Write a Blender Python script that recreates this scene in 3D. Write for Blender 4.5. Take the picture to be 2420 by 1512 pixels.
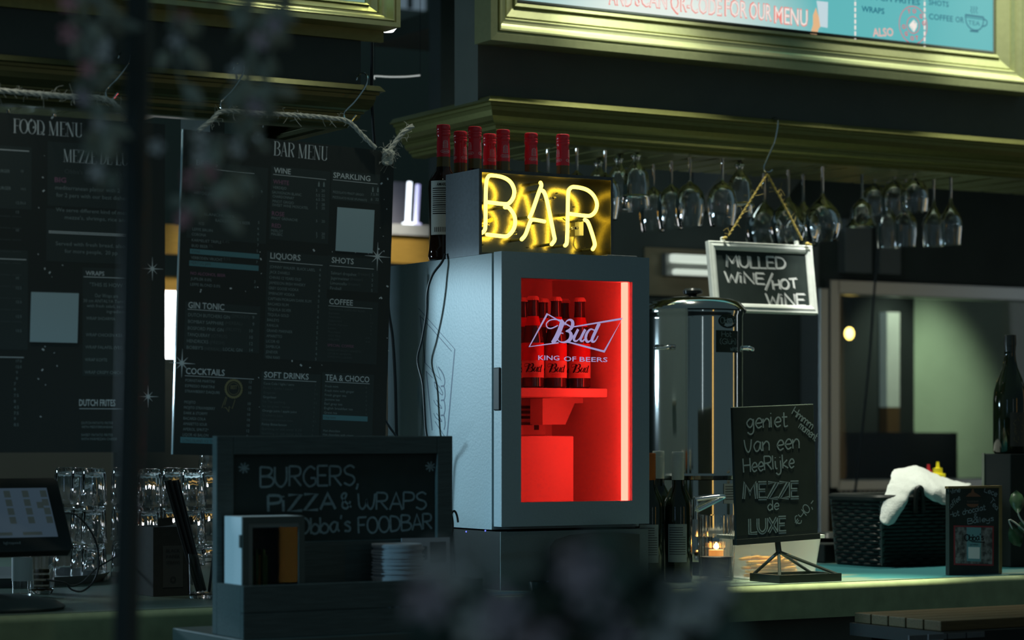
import bpy, bmesh, math, random
from mathutils import Vector, Matrix
random.seed(7)
sc = bpy.context.scene
for o in list(bpy.data.objects): bpy.data.objects.remove(o)
COL = sc.collection

# ------------------------------------------------------------------ camera
FPX = 5650.0                     # focal length in pixels of the 2420 x 1512 frame
CX, HZ = 1210.0, 1028.0          # principal column, horizon row
TH = math.radians(30.8)
SN, CS = math.sin(TH), math.cos(TH)
EYE = Vector((0, 0, 1.517))
cd = bpy.data.cameras.new('camera')
cam = bpy.data.objects.new('camera', cd); COL.objects.link(cam)
cam.location = EYE
cam.rotation_euler = (math.pi / 2, 0, -TH)
cd.sensor_width = 36; cd.lens = FPX / 2420 * 36
cd.shift_y = (HZ - 756) / 2420
cd.clip_start = 0.05; cd.clip_end = 100
cd.dof.use_dof = True; cd.dof.focus_distance = 5.75; cd.dof.aperture_fstop = 3.0
cd.dof.aperture_blades = 9
sc.camera = cam

# ------------------------------------------------------------------ view, world, lights
sc.view_settings.view_transform = 'Standard'; sc.view_settings.look = 'None'
sc.view_settings.gamma = 1.0; sc.view_settings.exposure = 0.0
sc.view_settings.use_curve_mapping = False
try:
    sc.cycles.use_denoising = True
    sc.cycles.max_bounces = 14; sc.cycles.transmission_bounces = 14; sc.cycles.transparent_max_bounces = 16
    sc.cycles.caustics_reflective = False; sc.cycles.caustics_refractive = False
    sc.cycles.sample_clamp_indirect = 20.0
except Exception: pass
w = bpy.data.worlds.new('night'); sc.world = w; w.use_nodes = True
bg = w.node_tree.nodes['Background']
bg.inputs[0].default_value = (0.42, 0.72, 0.82, 1); bg.inputs[1].default_value = 0.105

def lamp(name, kind, loc, target, energy, color, **kw):
    d = bpy.data.lights.new(name, kind); d.energy = energy; d.color = color
    for k, v in kw.items(): setattr(d, k, v)
    o = bpy.data.objects.new(name, d); COL.objects.link(o); o.location = loc
    o.rotation_euler = (Vector(target) - Vector(loc)).to_track_quat('-Z', 'Y').to_euler()
    return o
# downlights above the two kiosk fronts
lamp('downlight_a', 'SPOT', (3.66, 5.38, 4.0), (3.68, 5.20, 1.2), 240, (0.98, 1.0, 0.84), spot_size=0.95, spot_blend=0.9, shadow_soft_size=0.06)
lamp('downlight_b', 'SPOT', (4.95, 5.38, 4.0), (4.92, 5.20, 1.2), 240, (0.98, 1.0, 0.82), spot_size=0.95, spot_blend=0.9, shadow_soft_size=0.06)
lamp('downlight_c', 'SPOT', (1.30, 4.58, 2.80), (1.30, 4.70, 2.2), 9, (0.98, 1.0, 0.86), spot_size=1.5, spot_blend=0.8, shadow_soft_size=0.02)
lamp('downlight_d', 'SPOT', (2.44, 4.55, 2.88), (2.44, 4.70, 2.2), 5, (0.98, 1.0, 0.80), spot_size=1.4, spot_blend=0.8, shadow_soft_size=0.02)
lamp('sign_lamp', 'SPOT', (4.12, 4.88, 3.6), (4.45, 5.52, 1.98), 240, (0.97, 1.0, 0.92), spot_size=0.30, spot_blend=0.7, shadow_soft_size=0.03)
# cool tubes inside the left kiosk, cool street lamp far to the left
lamp('kiosk_lamp', 'SPOT', (1.75, 6.35, 2.05), (2.87, 5.02, 1.40), 118, (0.58, 0.86, 1.0), spot_size=0.62, spot_blend=0.35, shadow_soft_size=0.05)
lamp('glass_shelf_lamp', 'AREA', (1.2, 7.0, 1.75), (2.1, 5.7, 1.25), 16, (0.55, 0.82, 1.0), shape='RECTANGLE', size=0.5, size_y=0.12)
lamp('street_lamp_cool', 'SPOT', (-5.0, 4.05, 3.2), (2.15, 4.40, 1.36), 750, (0.30, 0.72, 1.0), spot_size=0.14, spot_blend=0.5, shadow_soft_size=0.1)
# added spots that brighten the lower rail of the right menu screen
lamp('rail_fill_a', 'SPOT', (3.72, 5.22, 3.75), (3.72, 5.58, 2.5), 210, (0.93, 1.0, 0.86), spot_size=0.50, spot_blend=1.0, shadow_soft_size=0.03)
lamp('rail_fill_b', 'SPOT', (5.05, 5.22, 3.75), (5.05, 5.58, 2.5), 210, (0.93, 1.0, 0.84), spot_size=0.50, spot_blend=1.0, shadow_soft_size=0.03)
# unseen strip lights, added for streaks on the urn, bottles and glasses
lamp('streak_strip_warm', 'AREA', (5.35, -2.5, 1.7), (3.7, 5.3, 1.5), 4.0, (1.0, 0.58, 0.12), shape='RECTANGLE', size=0.22, size_y=2.0)
lamp('streak_strip_cool', 'AREA', (1.95, -2.6, 1.7), (3.7, 5.3, 1.5), 2.0, (0.75, 0.92, 1.0), shape='RECTANGLE', size=0.12, size_y=2.0)
lamp('streak_strip_blue', 'AREA', (-2.9, 0.9, 1.8), (2.6, 5.5, 1.6), 3.6, (0.35, 0.65, 1.0), shape='RECTANGLE', size=0.06, size_y=1.6)
lamp('streak_strip_amber', 'AREA', (8.2, 3.9, 1.8), (3.7, 5.3, 1.6), 1.3, (1.0, 0.66, 0.2), shape='RECTANGLE', size=0.12, size_y=1.6)
lamp('streak_strip_end', 'AREA', (8.4, 5.15, 1.8), (3.7, 5.3, 1.6), 1.5, (0.8, 0.92, 1.0), shape='RECTANGLE', size=0.12, size_y=1.6)
# added fills for the right kiosk's back wall and the kitchen behind the hatch
lamp('bar_fill', 'AREA', (4.6, 6.35, 2.7), (4.6, 6.9, 1.6), 1.3, (0.8, 1.0, 0.95), shape='RECTANGLE', size=1.2, size_y=0.12)
lamp('kitchen_wall_fill', 'SPOT', (6.80, 7.35, 2.60), (6.98, 8.1, 1.62), 48, (0.74, 1.0, 0.66), spot_size=0.75, spot_blend=1.0, shadow_soft_size=0.05)
lamp('kitchen_fill', 'AREA', (5.7, 7.35, 2.85), (5.9, 7.7, 1.2), 3.0, (0.7, 0.95, 1.0), shape='RECTANGLE', size=0.6, size_y=0.3)
lamp('counter_edge_fill', 'SPOT', (3.76, 4.735, 3.7), (3.78, 4.72, 1.15), 950, (0.98, 1.0, 0.66), spot_size=0.34, spot_blend=1.0, shadow_soft_size=0.03)  # added narrow spot to brighten the counter edge

# ------------------------------------------------------------------ pixel -> place helpers
RV = Vector((CS, -SN, 0)); FV = Vector((SN, CS, 0)); UP = Vector((0, 0, 1))
def ray(px, py): return FV + RV * ((px - CX) / FPX) + UP * ((HZ - py) / FPX)
def atD(px, py, D): return EYE + ray(px, py) * D
def onY(px, py, y): r = ray(px, py); return EYE + r * (y / r.y)
def onX(px, py, x): r = ray(px, py); return EYE + r * (x / r.x)
def onZ(px, py, z): r = ray(px, py); return EYE + r * ((z - EYE.z) / r.z)
def depth(p): return (Vector(p) - EYE).dot(FV)

# ------------------------------------------------------------------ materials
def lin(h):
    h = h.lstrip('#'); r = []
    for i in (0, 2, 4):
        c = int(h[i:i+2], 16) / 255
        r.append(c / 12.92 if c <= .04045 else ((c + .055) / 1.055) ** 2.4)
    return (*r, 1)
MATS = {}
def M(name, col, rough=0.5, metal=0.0, spec=0.5, emit=None, es=1.0, vary=0.0, scale=40.0, bump=0.0, trans=0.0, ior=1.45, coat=0.0, stretch=None, alpha=1.0):
    if name in MATS: return MATS[name]
    m = bpy.data.materials.new(name); m.use_nodes = True
    nt = m.node_tree; b = nt.nodes['Principled BSDF']
    c = lin(col) if isinstance(col, str) else (*col[:3], 1)
    b.inputs['Base Color'].default_value = c
    b.inputs['Roughness'].default_value = rough; b.inputs['Metallic'].default_value = metal
    b.inputs['Specular IOR Level'].default_value = spec; b.inputs['IOR'].default_value = ior
    b.inputs['Transmission Weight'].default_value = trans; b.inputs['Coat Weight'].default_value = coat
    b.inputs['Alpha'].default_value = alpha
    if emit is not None:
        e = lin(emit) if isinstance(emit, str) else (*emit[:3], 1)
        b.inputs['Emission Color'].default_value = e; b.inputs['Emission Strength'].default_value = es
    if vary or bump:
        tc = nt.nodes.new('ShaderNodeTexCoord'); n = nt.nodes.new('ShaderNodeTexNoise')
        n.inputs['Scale'].default_value = scale; n.inputs['Detail'].default_value = 6
        src = tc.outputs['Object']
        if stretch:
            mp = nt.nodes.new('ShaderNodeMapping'); mp.inputs['Scale'].default_value = stretch
            nt.links.new(src, mp.inputs[0]); src = mp.outputs[0]
        nt.links.new(src, n.inputs['Vector'])
        if vary:
            mx = nt.nodes.new('ShaderNodeMix'); mx.data_type = 'RGBA'
            lo = tuple(max(0, x * (1 - vary)) for x in c[:3]); hi = tuple(min(1, x * (1 + vary)) for x in c[:3])
            mx.inputs[6].default_value = (*lo, 1); mx.inputs[7].default_value = (*hi, 1)
            nt.links.new(n.outputs['Fac'], mx.inputs[0]); nt.links.new(mx.outputs[2], b.inputs['Base Color'])
        if bump:
            bp = nt.nodes.new('ShaderNodeBump'); bp.inputs['Strength'].default_value = bump
            bp.inputs['Distance'].default_value = 0.002
            nt.links.new(n.outputs['Fac'], bp.inputs['Height']); nt.links.new(bp.outputs[0], b.inputs['Normal'])
    MATS[name] = m
    return m

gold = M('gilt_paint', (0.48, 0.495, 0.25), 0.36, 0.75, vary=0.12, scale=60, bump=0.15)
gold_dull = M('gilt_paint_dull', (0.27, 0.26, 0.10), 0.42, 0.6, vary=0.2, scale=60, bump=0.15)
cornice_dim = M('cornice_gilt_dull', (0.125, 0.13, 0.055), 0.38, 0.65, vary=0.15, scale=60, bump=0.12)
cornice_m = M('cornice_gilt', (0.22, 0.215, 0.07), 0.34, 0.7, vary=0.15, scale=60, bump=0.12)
black = M('black_paint', (0.075, 0.09, 0.08), 0.55, spec=0.25, vary=0.15, scale=15)
black_gloss = M('black_gloss', (0.03, 0.036, 0.034), 0.22, spec=0.35)
board_black = M('chalkboard_black', (0.038, 0.050, 0.047), 0.7, spec=0.02, vary=0.2, scale=20)
menu_black = M('menu_print_black', (0.055, 0.066, 0.062), 0.45, spec=0.2)
menu_panel = M('menu_print_panel', (0.072, 0.092, 0.088), 0.5, spec=0.2)
print_light = M('print_light', (0.92, 0.98, 0.98), 0.6, spec=0.2)
print_dim = M('print_grey', (0.36, 0.44, 0.43), 0.6, spec=0.2)
print_faint = M('print_faint', (0.15, 0.18, 0.175), 0.6, spec=0.2)
print_rose = M('print_rose', (0.42, 0.20, 0.30), 0.6, spec=0.2)
print_blue = M('print_blue', (0.18, 0.40, 0.44), 0.6, spec=0.2)
print_ochre = M('print_ochre', (0.32, 0.29, 0.15), 0.6, spec=0.2)
acrylic = M('acrylic_edge', (0.55, 0.75, 0.8), 0.15, spec=0.6)
chalk_dim = M('chalk_grey', (0.22, 0.30, 0.32), 0.9, spec=0.1, vary=0.5, scale=120)
chalk = M('chalk_white', (0.9, 0.93, 0.9), 0.9, spec=0.1, vary=0.35, scale=120)
chalk_mid = M('chalk_blue_grey', (0.27, 0.36, 0.39), 0.9, spec=0.1, vary=0.35, scale=120)
steel = M('stainless_steel', (0.5, 0.5, 0.47), 0.085, 1.0, vary=0.05, scale=20, stretch=(40, 40, 1))
chrome = M('chrome', (0.75, 0.78, 0.8), 0.1, 1.0)
galv = M('galvanised_steel', (0.085, 0.10, 0.11), 0.5, 0.35, vary=0.25, scale=90, bump=0.1)
galv_tinted = M('galvanised_yellow_tint', (0.36, 0.33, 0.20), 0.2, 1.0, vary=0.35, scale=220, bump=0.04)  # grey steel tinted yellow for the neon reflected in it
alu = M('aluminium', (0.55, 0.58, 0.58), 0.35, 0.9)
fridge_paint = M('fridge_paint', (0.30, 0.40, 0.435), 0.45, spec=0.3, vary=0.06, scale=160, bump=0.25)
fridge_print = M('fridge_print', (0.07, 0.11, 0.16), 0.5, spec=0.3, vary=0.3, scale=90)
fridge_in = M('fridge_lining', (0.82, 0.80, 0.78), 0.4, spec=0.3)
led_red = M('led_strip', (0.9, 0.5, 0.2), 0.5, emit=(1.0, 0.026, 0.018), es=24.0)
neon = M('neon_tube', (1, 0.9, 0.4), 0.4, emit=(1.0, 0.70, 0.075), es=5.5)
neon_dim = M('neon_electrode', (0.8, 0.6, 0.05), 0.4, emit=(1.0, 0.62, 0.02), es=0.5)
logo_glow = M('etched_glow', (0.6, 0.55, 0.75), 0.4, emit=(0.40, 0.33, 0.62), es=0.75)
glass = M('clear_glass', (1, 1, 1), 0.0, trans=1.0, ior=1.48)
pane = M('window_glass', (0.97, 1, 1), 0.0, trans=1.0, ior=1.12)
beer_glass = M('brown_glass', (0.06, 0.02, 0.008), 0.08, spec=0.6)
green_glass = M('dark_green_glass', (0.008, 0.014, 0.006), 0.06, spec=0.6)
amber_glass = M('amber_liqueur', (0.022, 0.007, 0.003), 0.06, spec=0.6)
neck_glass = M('pale_bottle_glass', (0.16, 0.11, 0.04), 0.08, spec=0.6)
red_cap = M('red_capsule', (0.92, 0.03, 0.05), 0.25, spec=0.5, coat=0.3)
label_white = M('label_paper', (0.9, 0.92, 0.88), 0.6, spec=0.2)
label_red = M('label_red', (0.62, 0.05, 0.05), 0.45, spec=0.3)
label_cream = M('label_cream', (0.75, 0.6, 0.55), 0.45, spec=0.3)
ink = M('ink_black', (0.012, 0.012, 0.014), 0.6, spec=0.2)
ink_white = M('ink_white', (0.85, 0.85, 0.85), 0.6, spec=0.2)
rope_m = M('jute_rope', (0.80, 0.77, 0.66), 0.9, spec=0.1, vary=0.35, scale=120)
twine_m = M('yellow_twine', (0.55, 0.42, 0.13), 0.9, spec=0.1, vary=0.35, scale=160)
mint = M('mint_paint', (0.16, 0.25, 0.22), 0.42, spec=0.35)
wood_grey = M('grey_stained_wood', (0.078, 0.097, 0.092), 0.7, spec=0.2, vary=0.35, scale=18, stretch=(1, 12, 12), bump=0.3)
wood_white = M('white_frame_wood', (0.72, 0.75, 0.70), 0.55, spec=0.2, vary=0.2, scale=30)
wood_brown = M('oiled_wood', (0.09, 0.065, 0.03), 0.6, spec=0.2, vary=0.4, scale=8, stretch=(2, 25, 25), bump=0.2)
wood_yellow = M('varnished_pine', (0.62, 0.38, 0.08), 0.45, spec=0.3, vary=0.2, scale=10, stretch=(2, 20, 20))
white_plastic = M('white_plastic', (0.75, 0.78, 0.78), 0.5, spec=0.3)
cord_m = M('black_cord', (0.03, 0.036, 0.04), 0.5, spec=0.3)
kraft = M('kraft_card', (0.055, 0.055, 0.048), 0.8, spec=0.15, vary=0.25, scale=60)
paper = M('paper', (0.42, 0.42, 0.44), 0.8, spec=0.15, vary=0.1, scale=60)
cloth_m = M('white_cloth', (0.68, 0.71, 0.68), 0.9, spec=0.1, vary=0.12, bump=1.0, scale=260)
yellow_plastic = M('yellow_plastic', (0.85, 0.72, 0.02), 0.4, spec=0.4)
wicker_m = M('black_wicker', (0.014, 0.018, 0.017), 0.45, spec=0.35)
wall_dark = M('dark_wall', (0.07, 0.088, 0.088), 0.7, spec=0.2, vary=0.2, scale=6)
wall_steel = M('brushed_wall_steel', (0.26, 0.27, 0.27), 0.45, 0.6, vary=0.15, scale=12, stretch=(1, 1, 20))
fascia_m = M('fascia_paint', (0.115, 0.135, 0.115), 0.55, spec=0.25, vary=0.12, scale=15)
crate_m = M('crate_black', (0.012, 0.017, 0.016), 0.6, spec=0.2)
night_wall = M('night_wall', (0.2, 0.24, 0.21), 0.9, spec=0.05)
cinnamon_m = M('cinnamon', (0.60, 0.30, 0.07), 0.8, spec=0.15, vary=0.35, scale=60)
tub_m = M('frosted_plastic', (0.92, 0.95, 0.95), 0.4, trans=0.3, ior=1.05, alpha=0.42)
leaf_m = M('flower_leaf', (0.42, 0.44, 0.36), 0.5, spec=0.2, vary=0.4, scale=30)
petal_pink = M('petal_pink', (0.95, 0.42, 0.46), 0.6, spec=0.2, vary=0.3, scale=40)
petal_mauve = M('petal_mauve', (0.70, 0.55, 0.62), 0.6, spec=0.2, vary=0.3, scale=40)
petal_pale = M('petal_pale', (0.92, 0.82, 0.78), 0.6, spec=0.2, vary=0.3, scale=40)
wax_m = M('candle_wax', (0.8, 0.6, 0.35), 0.5, emit=(1.0, 0.35, 0.06), es=0.8)
flame_m = M('candle_flame', (1, 0.6, 0.2), 0.5, emit=(1.0, 0.42, 0.08), es=28)
lamp_white = M('lamp_white', (1, 1, 1), 0.5, emit=(0.92, 0.95, 1.0), es=5)
lamp_warm = M('lamp_warm', (1, 0.9, 0.5), 0.5, emit=(1.0, 0.72, 0.16), es=5)
tube_white = M('tube_lamp', (1, 1, 1), 0.5, emit=(0.8, 0.9, 1.0), es=2.6)

# ------------------------------------------------------------------ mesh builder
class MB:
    def __init__(s): s.v = []; s.f = []; s.sm = []
    def add(s, vs, fs, smooth=False):
        b = len(s.v); s.v += [Vector(p) for p in vs]
        for f in fs: s.f.append([b + i for i in f]); s.sm.append(smooth)
        return s
    def box(s, x0, x1, y0, y1, z0, z1):
        return s.add([(x0,y0,z0),(x1,y0,z0),(x1,y1,z0),(x0,y1,z0),(x0,y0,z1),(x1,y0,z1),(x1,y1,z1),(x0,y1,z1)],
                     [(3,2,1,0),(4,5,6,7),(0,1,5,4),(1,2,6,5),(2,3,7,6),(3,0,4,7)])
    def obox(s, o, U, V, W):
        o, U, V, W = map(Vector, (o, U, V, W))
        p = [o, o+U, o+U+V, o+V]
        s.add(p + [q + W for q in p], [(3,2,1,0),(4,5,6,7),(0,1,5,4),(1,2,6,5),(2,3,7,6),(3,0,4,7)])
        return s
    def tube(s, pts, r, seg=8, cap=True):
        pts = [Vector(p) for p in pts]; n = len(pts)
        rr = r if isinstance(r, (list, tuple)) else [r] * n
        t0 = (pts[1] - pts[0]).normalized()
        a = t0.orthogonal().normalized(); vs = []; fs = []
        for i, p in enumerate(pts):
            t = (pts[min(i+1, n-1)] - pts[max(i-1, 0)])
            t = t.normalized() if t.length > 1e-9 else t0
            a = (a - t * a.dot(t)).normalized(); b = t.cross(a)
            for k in range(seg):
                q = 2 * math.pi * k / seg
                vs.append(p + (a * math.cos(q) + b * math.sin(q)) * rr[i])
        for i in range(n - 1):
            for k in range(seg):
                k2 = (k + 1) % seg
                fs.append((i*seg+k, i*seg+k2, (i+1)*seg+k2, (i+1)*seg+k))
        s.add(vs, fs, True)
        if cap:
            b = len(s.v)
            s.add([vs[k] for k in range(seg)] + [vs[(n-1)*seg+k] for k in range(seg)],
                  [tuple(reversed(range(seg))), tuple(range(seg, 2*seg))])
        return s
    def lathe(s, c, prof, seg=24, rib=None, axis=None):
        c = Vector(c); vs = []; fs = []; n = len(prof)
        for (r, z) in prof:
            for k in range(seg):
                q = 2 * math.pi * k / seg
                rr = r * (rib(q, z) if rib else 1)
                vs.append(c + Vector((rr * math.cos(q), rr * math.sin(q), z)))
        for i in range(n - 1):
            for k in range(seg):
                k2 = (k + 1) % seg
                fs.append((i*seg+k, i*seg+k2, (i+1)*seg+k2, (i+1)*seg+k))
        if prof[0][0] > 1e-6: fs.append(tuple(reversed(range(seg))))
        if prof[-1][0] > 1e-6: fs.append(tuple(range((n-1)*seg, n*seg)))
        return s.add(vs, fs, True)
    def prism(s, B, pts, t0, t1):
        n = len(pts)
        vs = [B.P(a, b, t0) for a, b in pts] + [B.P(a, b, t1) for a, b in pts]
        fs = [tuple(reversed(range(n))), tuple(range(n, 2*n))] + [(i, (i+1) % n, n + (i+1) % n, n + i) for i in range(n)]
        return s.add(vs, fs)
    def ribbon(s, B, pts, wd, lift=0.0008):
        n = len(pts); ws = list(wd) if isinstance(wd, (list, tuple)) else [wd] * n
        if isinstance(B, Wrap):                                # short steps so the stroke follows the curved face
            q = [pts[0]]; wq = [ws[0]]
            for i in range(1, n):
                m = max(1, int(math.hypot(pts[i][0]-pts[i-1][0], pts[i][1]-pts[i-1][1]) / .003))
                for j in range(1, m+1):
                    t = j / m; q.append((pts[i-1][0]+(pts[i][0]-pts[i-1][0])*t, pts[i-1][1]+(pts[i][1]-pts[i-1][1])*t)); wq.append(ws[i-1]+(ws[i]-ws[i-1])*t)
            pts, ws, n = q, wq, len(q)
        elif lift <= .0014: lift *= .25
        s.cnt = getattr(s, 'cnt', 0) + 1; lift += (s.cnt % 12) * 1.2e-5
        vs = []
        for i in range(n):
            p0 = pts[max(i-1, 0)]; p1 = pts[min(i+1, n-1)]
            dx, dy = p1[0]-p0[0], p1[1]-p0[1]; L = math.hypot(dx, dy) or 1e-9
            nx, ny = -dy/L, dx/L; h = ws[i] / 2; k = 1.0
            if 0 < i < n-1:                                    # mitre
                ax, ay = pts[i][0]-p0[0], pts[i][1]-p0[1]; la = math.hypot(ax, ay) or 1e-9
                k = min(1.6, 1 / max(0.35, abs((nx * -ay + ny * ax) / la)))
            vs += [B.P(pts[i][0] + nx*h*k, pts[i][1] + ny*h*k, lift), B.P(pts[i][0] - nx*h*k, pts[i][1] - ny*h*k, lift)]
        return s.add(vs, [(2*i, 2*i+1, 2*i+3, 2*i+2) for i in range(n-1)])
    def cyl(s, c, r, z0, z1, seg=24): return s.lathe(c, [(r, z0), (r, z1)], seg)
    def ball(s, c, r, sz=1.0, seg=16):
        return s.lathe(c, [(r*math.sin(math.pi*i/8)+(1e-7 if i in (0,8) else 0), -r*sz*math.cos(math.pi*i/8)) for i in range(9)], seg)

def smooth_path(pts, n=6):
    pts = [Vector(p) if len(p) == 3 else Vector((p[0], p[1], 0)) for p in pts]
    if len(pts) < 3: return pts
    P = [pts[0]*2 - pts[1]] + pts + [pts[-1]*2 - pts[-2]]; out = []
    for i in range(1, len(P) - 2):
        a, b, c, d = P[i-1], P[i], P[i+1], P[i+2]
        for k in range(n):
            t = k / n
            out.append(0.5 * ((2*b) + (c-a)*t + (2*a-5*b+4*c-d)*t*t + (3*b-a-3*c+d)*t**3))
    out.append(pts[-1]); return out
def sm2(pts, n=6): return [(p.x, p.y) for p in smooth_path(pts, n)]

ORG = {}
a0 = math.atan2(-CS, -SN)                       # compass angle of the side that faces the viewer
def mk(name, mb, mat, org):
    me = bpy.data.meshes.new(name); org = Vector(org)
    me.from_pydata([tuple(p - org) for p in mb.v], [], mb.f)
    me.polygons.foreach_set('use_smooth', mb.sm)
    for m in (mat if isinstance(mat, (list, tuple)) else [mat]): me.materials.append(m)
    me.update()
    if any(mb.sm) and not getattr(mb, 'soft', False): me.set_sharp_from_angle(angle=0.75)
    o = bpy.data.objects.new(name, me); COL.objects.link(o); ORG[o.name] = org
    return o
def props(o, label=None, cat=None, group=None, kind=None):
    if label: o['label'] = label
    if cat: o['category'] = cat
    if group: o['group'] = group
    if kind: o['kind'] = kind
    return o
def root(name, label, cat, loc, group=None):
    o = bpy.data.objects.new(name, None); COL.objects.link(o); o.location = loc
    o.empty_display_size = 0.05
    ORG[o.name] = Vector(loc); return props(o, label, cat, group)
def part(parent, name, mb, mat, bevel=0, label=None, kind=None, seg=2):
    o = mk(name, mb, mat, ORG[parent.name]); o.parent = parent
    if bevel: bev(o, bevel, seg)
    return props(o, label, None, None, kind)
def bev(o, b, seg=2):
    m = o.modifiers.new('bevel', 'BEVEL'); m.width = b; m.segments = seg; m.limit_method = 'ANGLE'; m.angle_limit = 0.6
def single(name, mb, mat, loc, label=None, cat=None, group=None, kind=None, bevel=0):
    o = mk(name, mb, mat, loc); o.location = loc
    if bevel: bev(o, bevel)
    return props(o, label, cat, group, kind)
def dup(r, loc, label=None, group=None):
    c = r.copy(); COL.objects.link(c); c.location = loc; ORG[c.name] = Vector(loc)
    if label: c['label'] = label
    if group: c['group'] = group
    for ch in list(r.children):
        d = ch.copy(); COL.objects.link(d); d.parent = c
        for g in list(ch.children):
            e = g.copy(); COL.objects.link(e); e.parent = d
    return c

# ------------------------------------------------------------------ flat boards: local (a, b) on a real plane
class Board:
    def __init__(s, O, U, V):
        s.O = Vector(O); s.U = Vector(U).normalized(); s.V = Vector(V).normalized(); s.N = s.U.cross(s.V).normalized()
    def P(s, a, b, t=0): return s.O + s.U*a + s.V*b + s.N*t
    def loc(s, px, py):
        r = ray(px, py); k = (s.O - EYE).dot(s.N) / r.dot(s.N); q = EYE + r*k - s.O
        return (q.dot(s.U), q.dot(s.V))
class Wrap:                                       # board bent round a vertical cylinder
    def __init__(s, c, r, ang): s.c = Vector(c); s.r = r; s.ang = ang
    k = 1.0
    def loc(s, a, b): return (a, b)
    def P(s, a, b, t=0):
        q = s.ang + a / s.r
        return s.c + Vector(((s.r+t)*math.cos(q), (s.r+t)*math.sin(q), b))
def yboard(px, py, y, roll=0.0):                  # board in a plane parallel to the kiosk fronts
    return Board(onY(px, py, y), (math.cos(roll), 0, math.sin(roll)), (-math.sin(roll), 0, math.cos(roll)))

_tc = {}
def glyphs(txt, bold=0.0):
    if (txt, bold) in _tc: return _tc[(txt, bold)]
    c = bpy.data.curves.new('t', 'FONT'); c.body = txt; c.resolution_u = 2; c.offset = bold
    o = bpy.data.objects.new('t', c)
    me = bpy.data.meshes.new_from_object(o)
    vs = [(v.co.x, v.co.y) for v in me.vertices]; fs = [tuple(p.vertices) for p in me.polygons]
    xs = [v[0] for v in vs] or [0, 1]
    bpy.data.objects.remove(o); bpy.data.curves.remove(c); bpy.data.meshes.remove(me)
    _tc[(txt, bold)] = (vs, fs, min(xs), max(xs)); return _tc[(txt, bold)]
CAP = 0.73
def text_local(mb, B, txt, a, b, h, width=None, ang=0.0, bold=0.0, lift=0.0008, center=False):
    vs, fs, x0, x1 = glyphs(txt, bold)
    if not vs: return
    if not isinstance(B, Wrap) and lift <= .0014: lift *= .25
    sy = h / CAP; sx = (width / (x1 - x0)) if width else sy
    off = -(x1 - x0) * sx / 2 if center else 0
    ca, sa = math.cos(ang), math.sin(ang); out = []
    for x, y in vs:
        u, v = (x - x0) * sx + off, y * sy
        out.append(B.P(a + u*ca - v*sa, b + u*sa + v*ca, lift))
    mb.add(out, fs)
def text_px(mb, B, txt, p0, x1, hpx, **kw):       # baseline start p0 and right end column x1 in photo pixels
    a, b = B.loc(*p0); D = depth(B.P(a, b))
    a1 = B.loc(x1, p0[1])[0] if x1 else None
    text_local(mb, B, txt, a, b, hpx * D / FPX, (a1 - a) if x1 else None, **kw)
def rect_px(mb, B, x0, y0, x1, y1, lift=0.0005):  # axis-aligned on the board, corners in pixels
    a0, b0 = B.loc(x0, y0); a1, b1 = B.loc(x1, y1)
    mb.add([B.P(a0,b0,lift), B.P(a0,b1,lift), B.P(a1,b1,lift), B.P(a1,b0,lift)], [(0,1,2,3)])
def bar_px(mb, B, p0, x1, hpx, lift=0.0007):      # thin rule: left end p0, right end column x1
    a, b = B.loc(*p0); a1 = B.loc(x1, p0[1])[0]; h = hpx * depth(B.P(a, b)) / FPX; lift *= .25
    mb.add([B.P(a,b,lift), B.P(a,b-h,lift), B.P(a1,b-h,lift), B.P(a1,b,lift)], [(0,1,2,3)])
def line_px(mb, B, pts, wpx, smooth=True, lift=0.0009, n=6):
    q = [B.loc(*p) for p in pts]; D = depth(B.P(*q[0]))
    k = D / FPX
    if smooth and len(q) > 2:
        q2 = sm2(q, n)
        if isinstance(wpx, (list, tuple)): wl = [p[0]*k for p in sm2([(x, 0) for x in wpx], n)]
        else: wl = wpx * k
        mb.ribbon(B, q2, wl, lift)
    else:
        mb.ribbon(B, q, [x*k for x in wpx] if isinstance(wpx, (list, tuple)) else wpx*k, lift)

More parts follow.
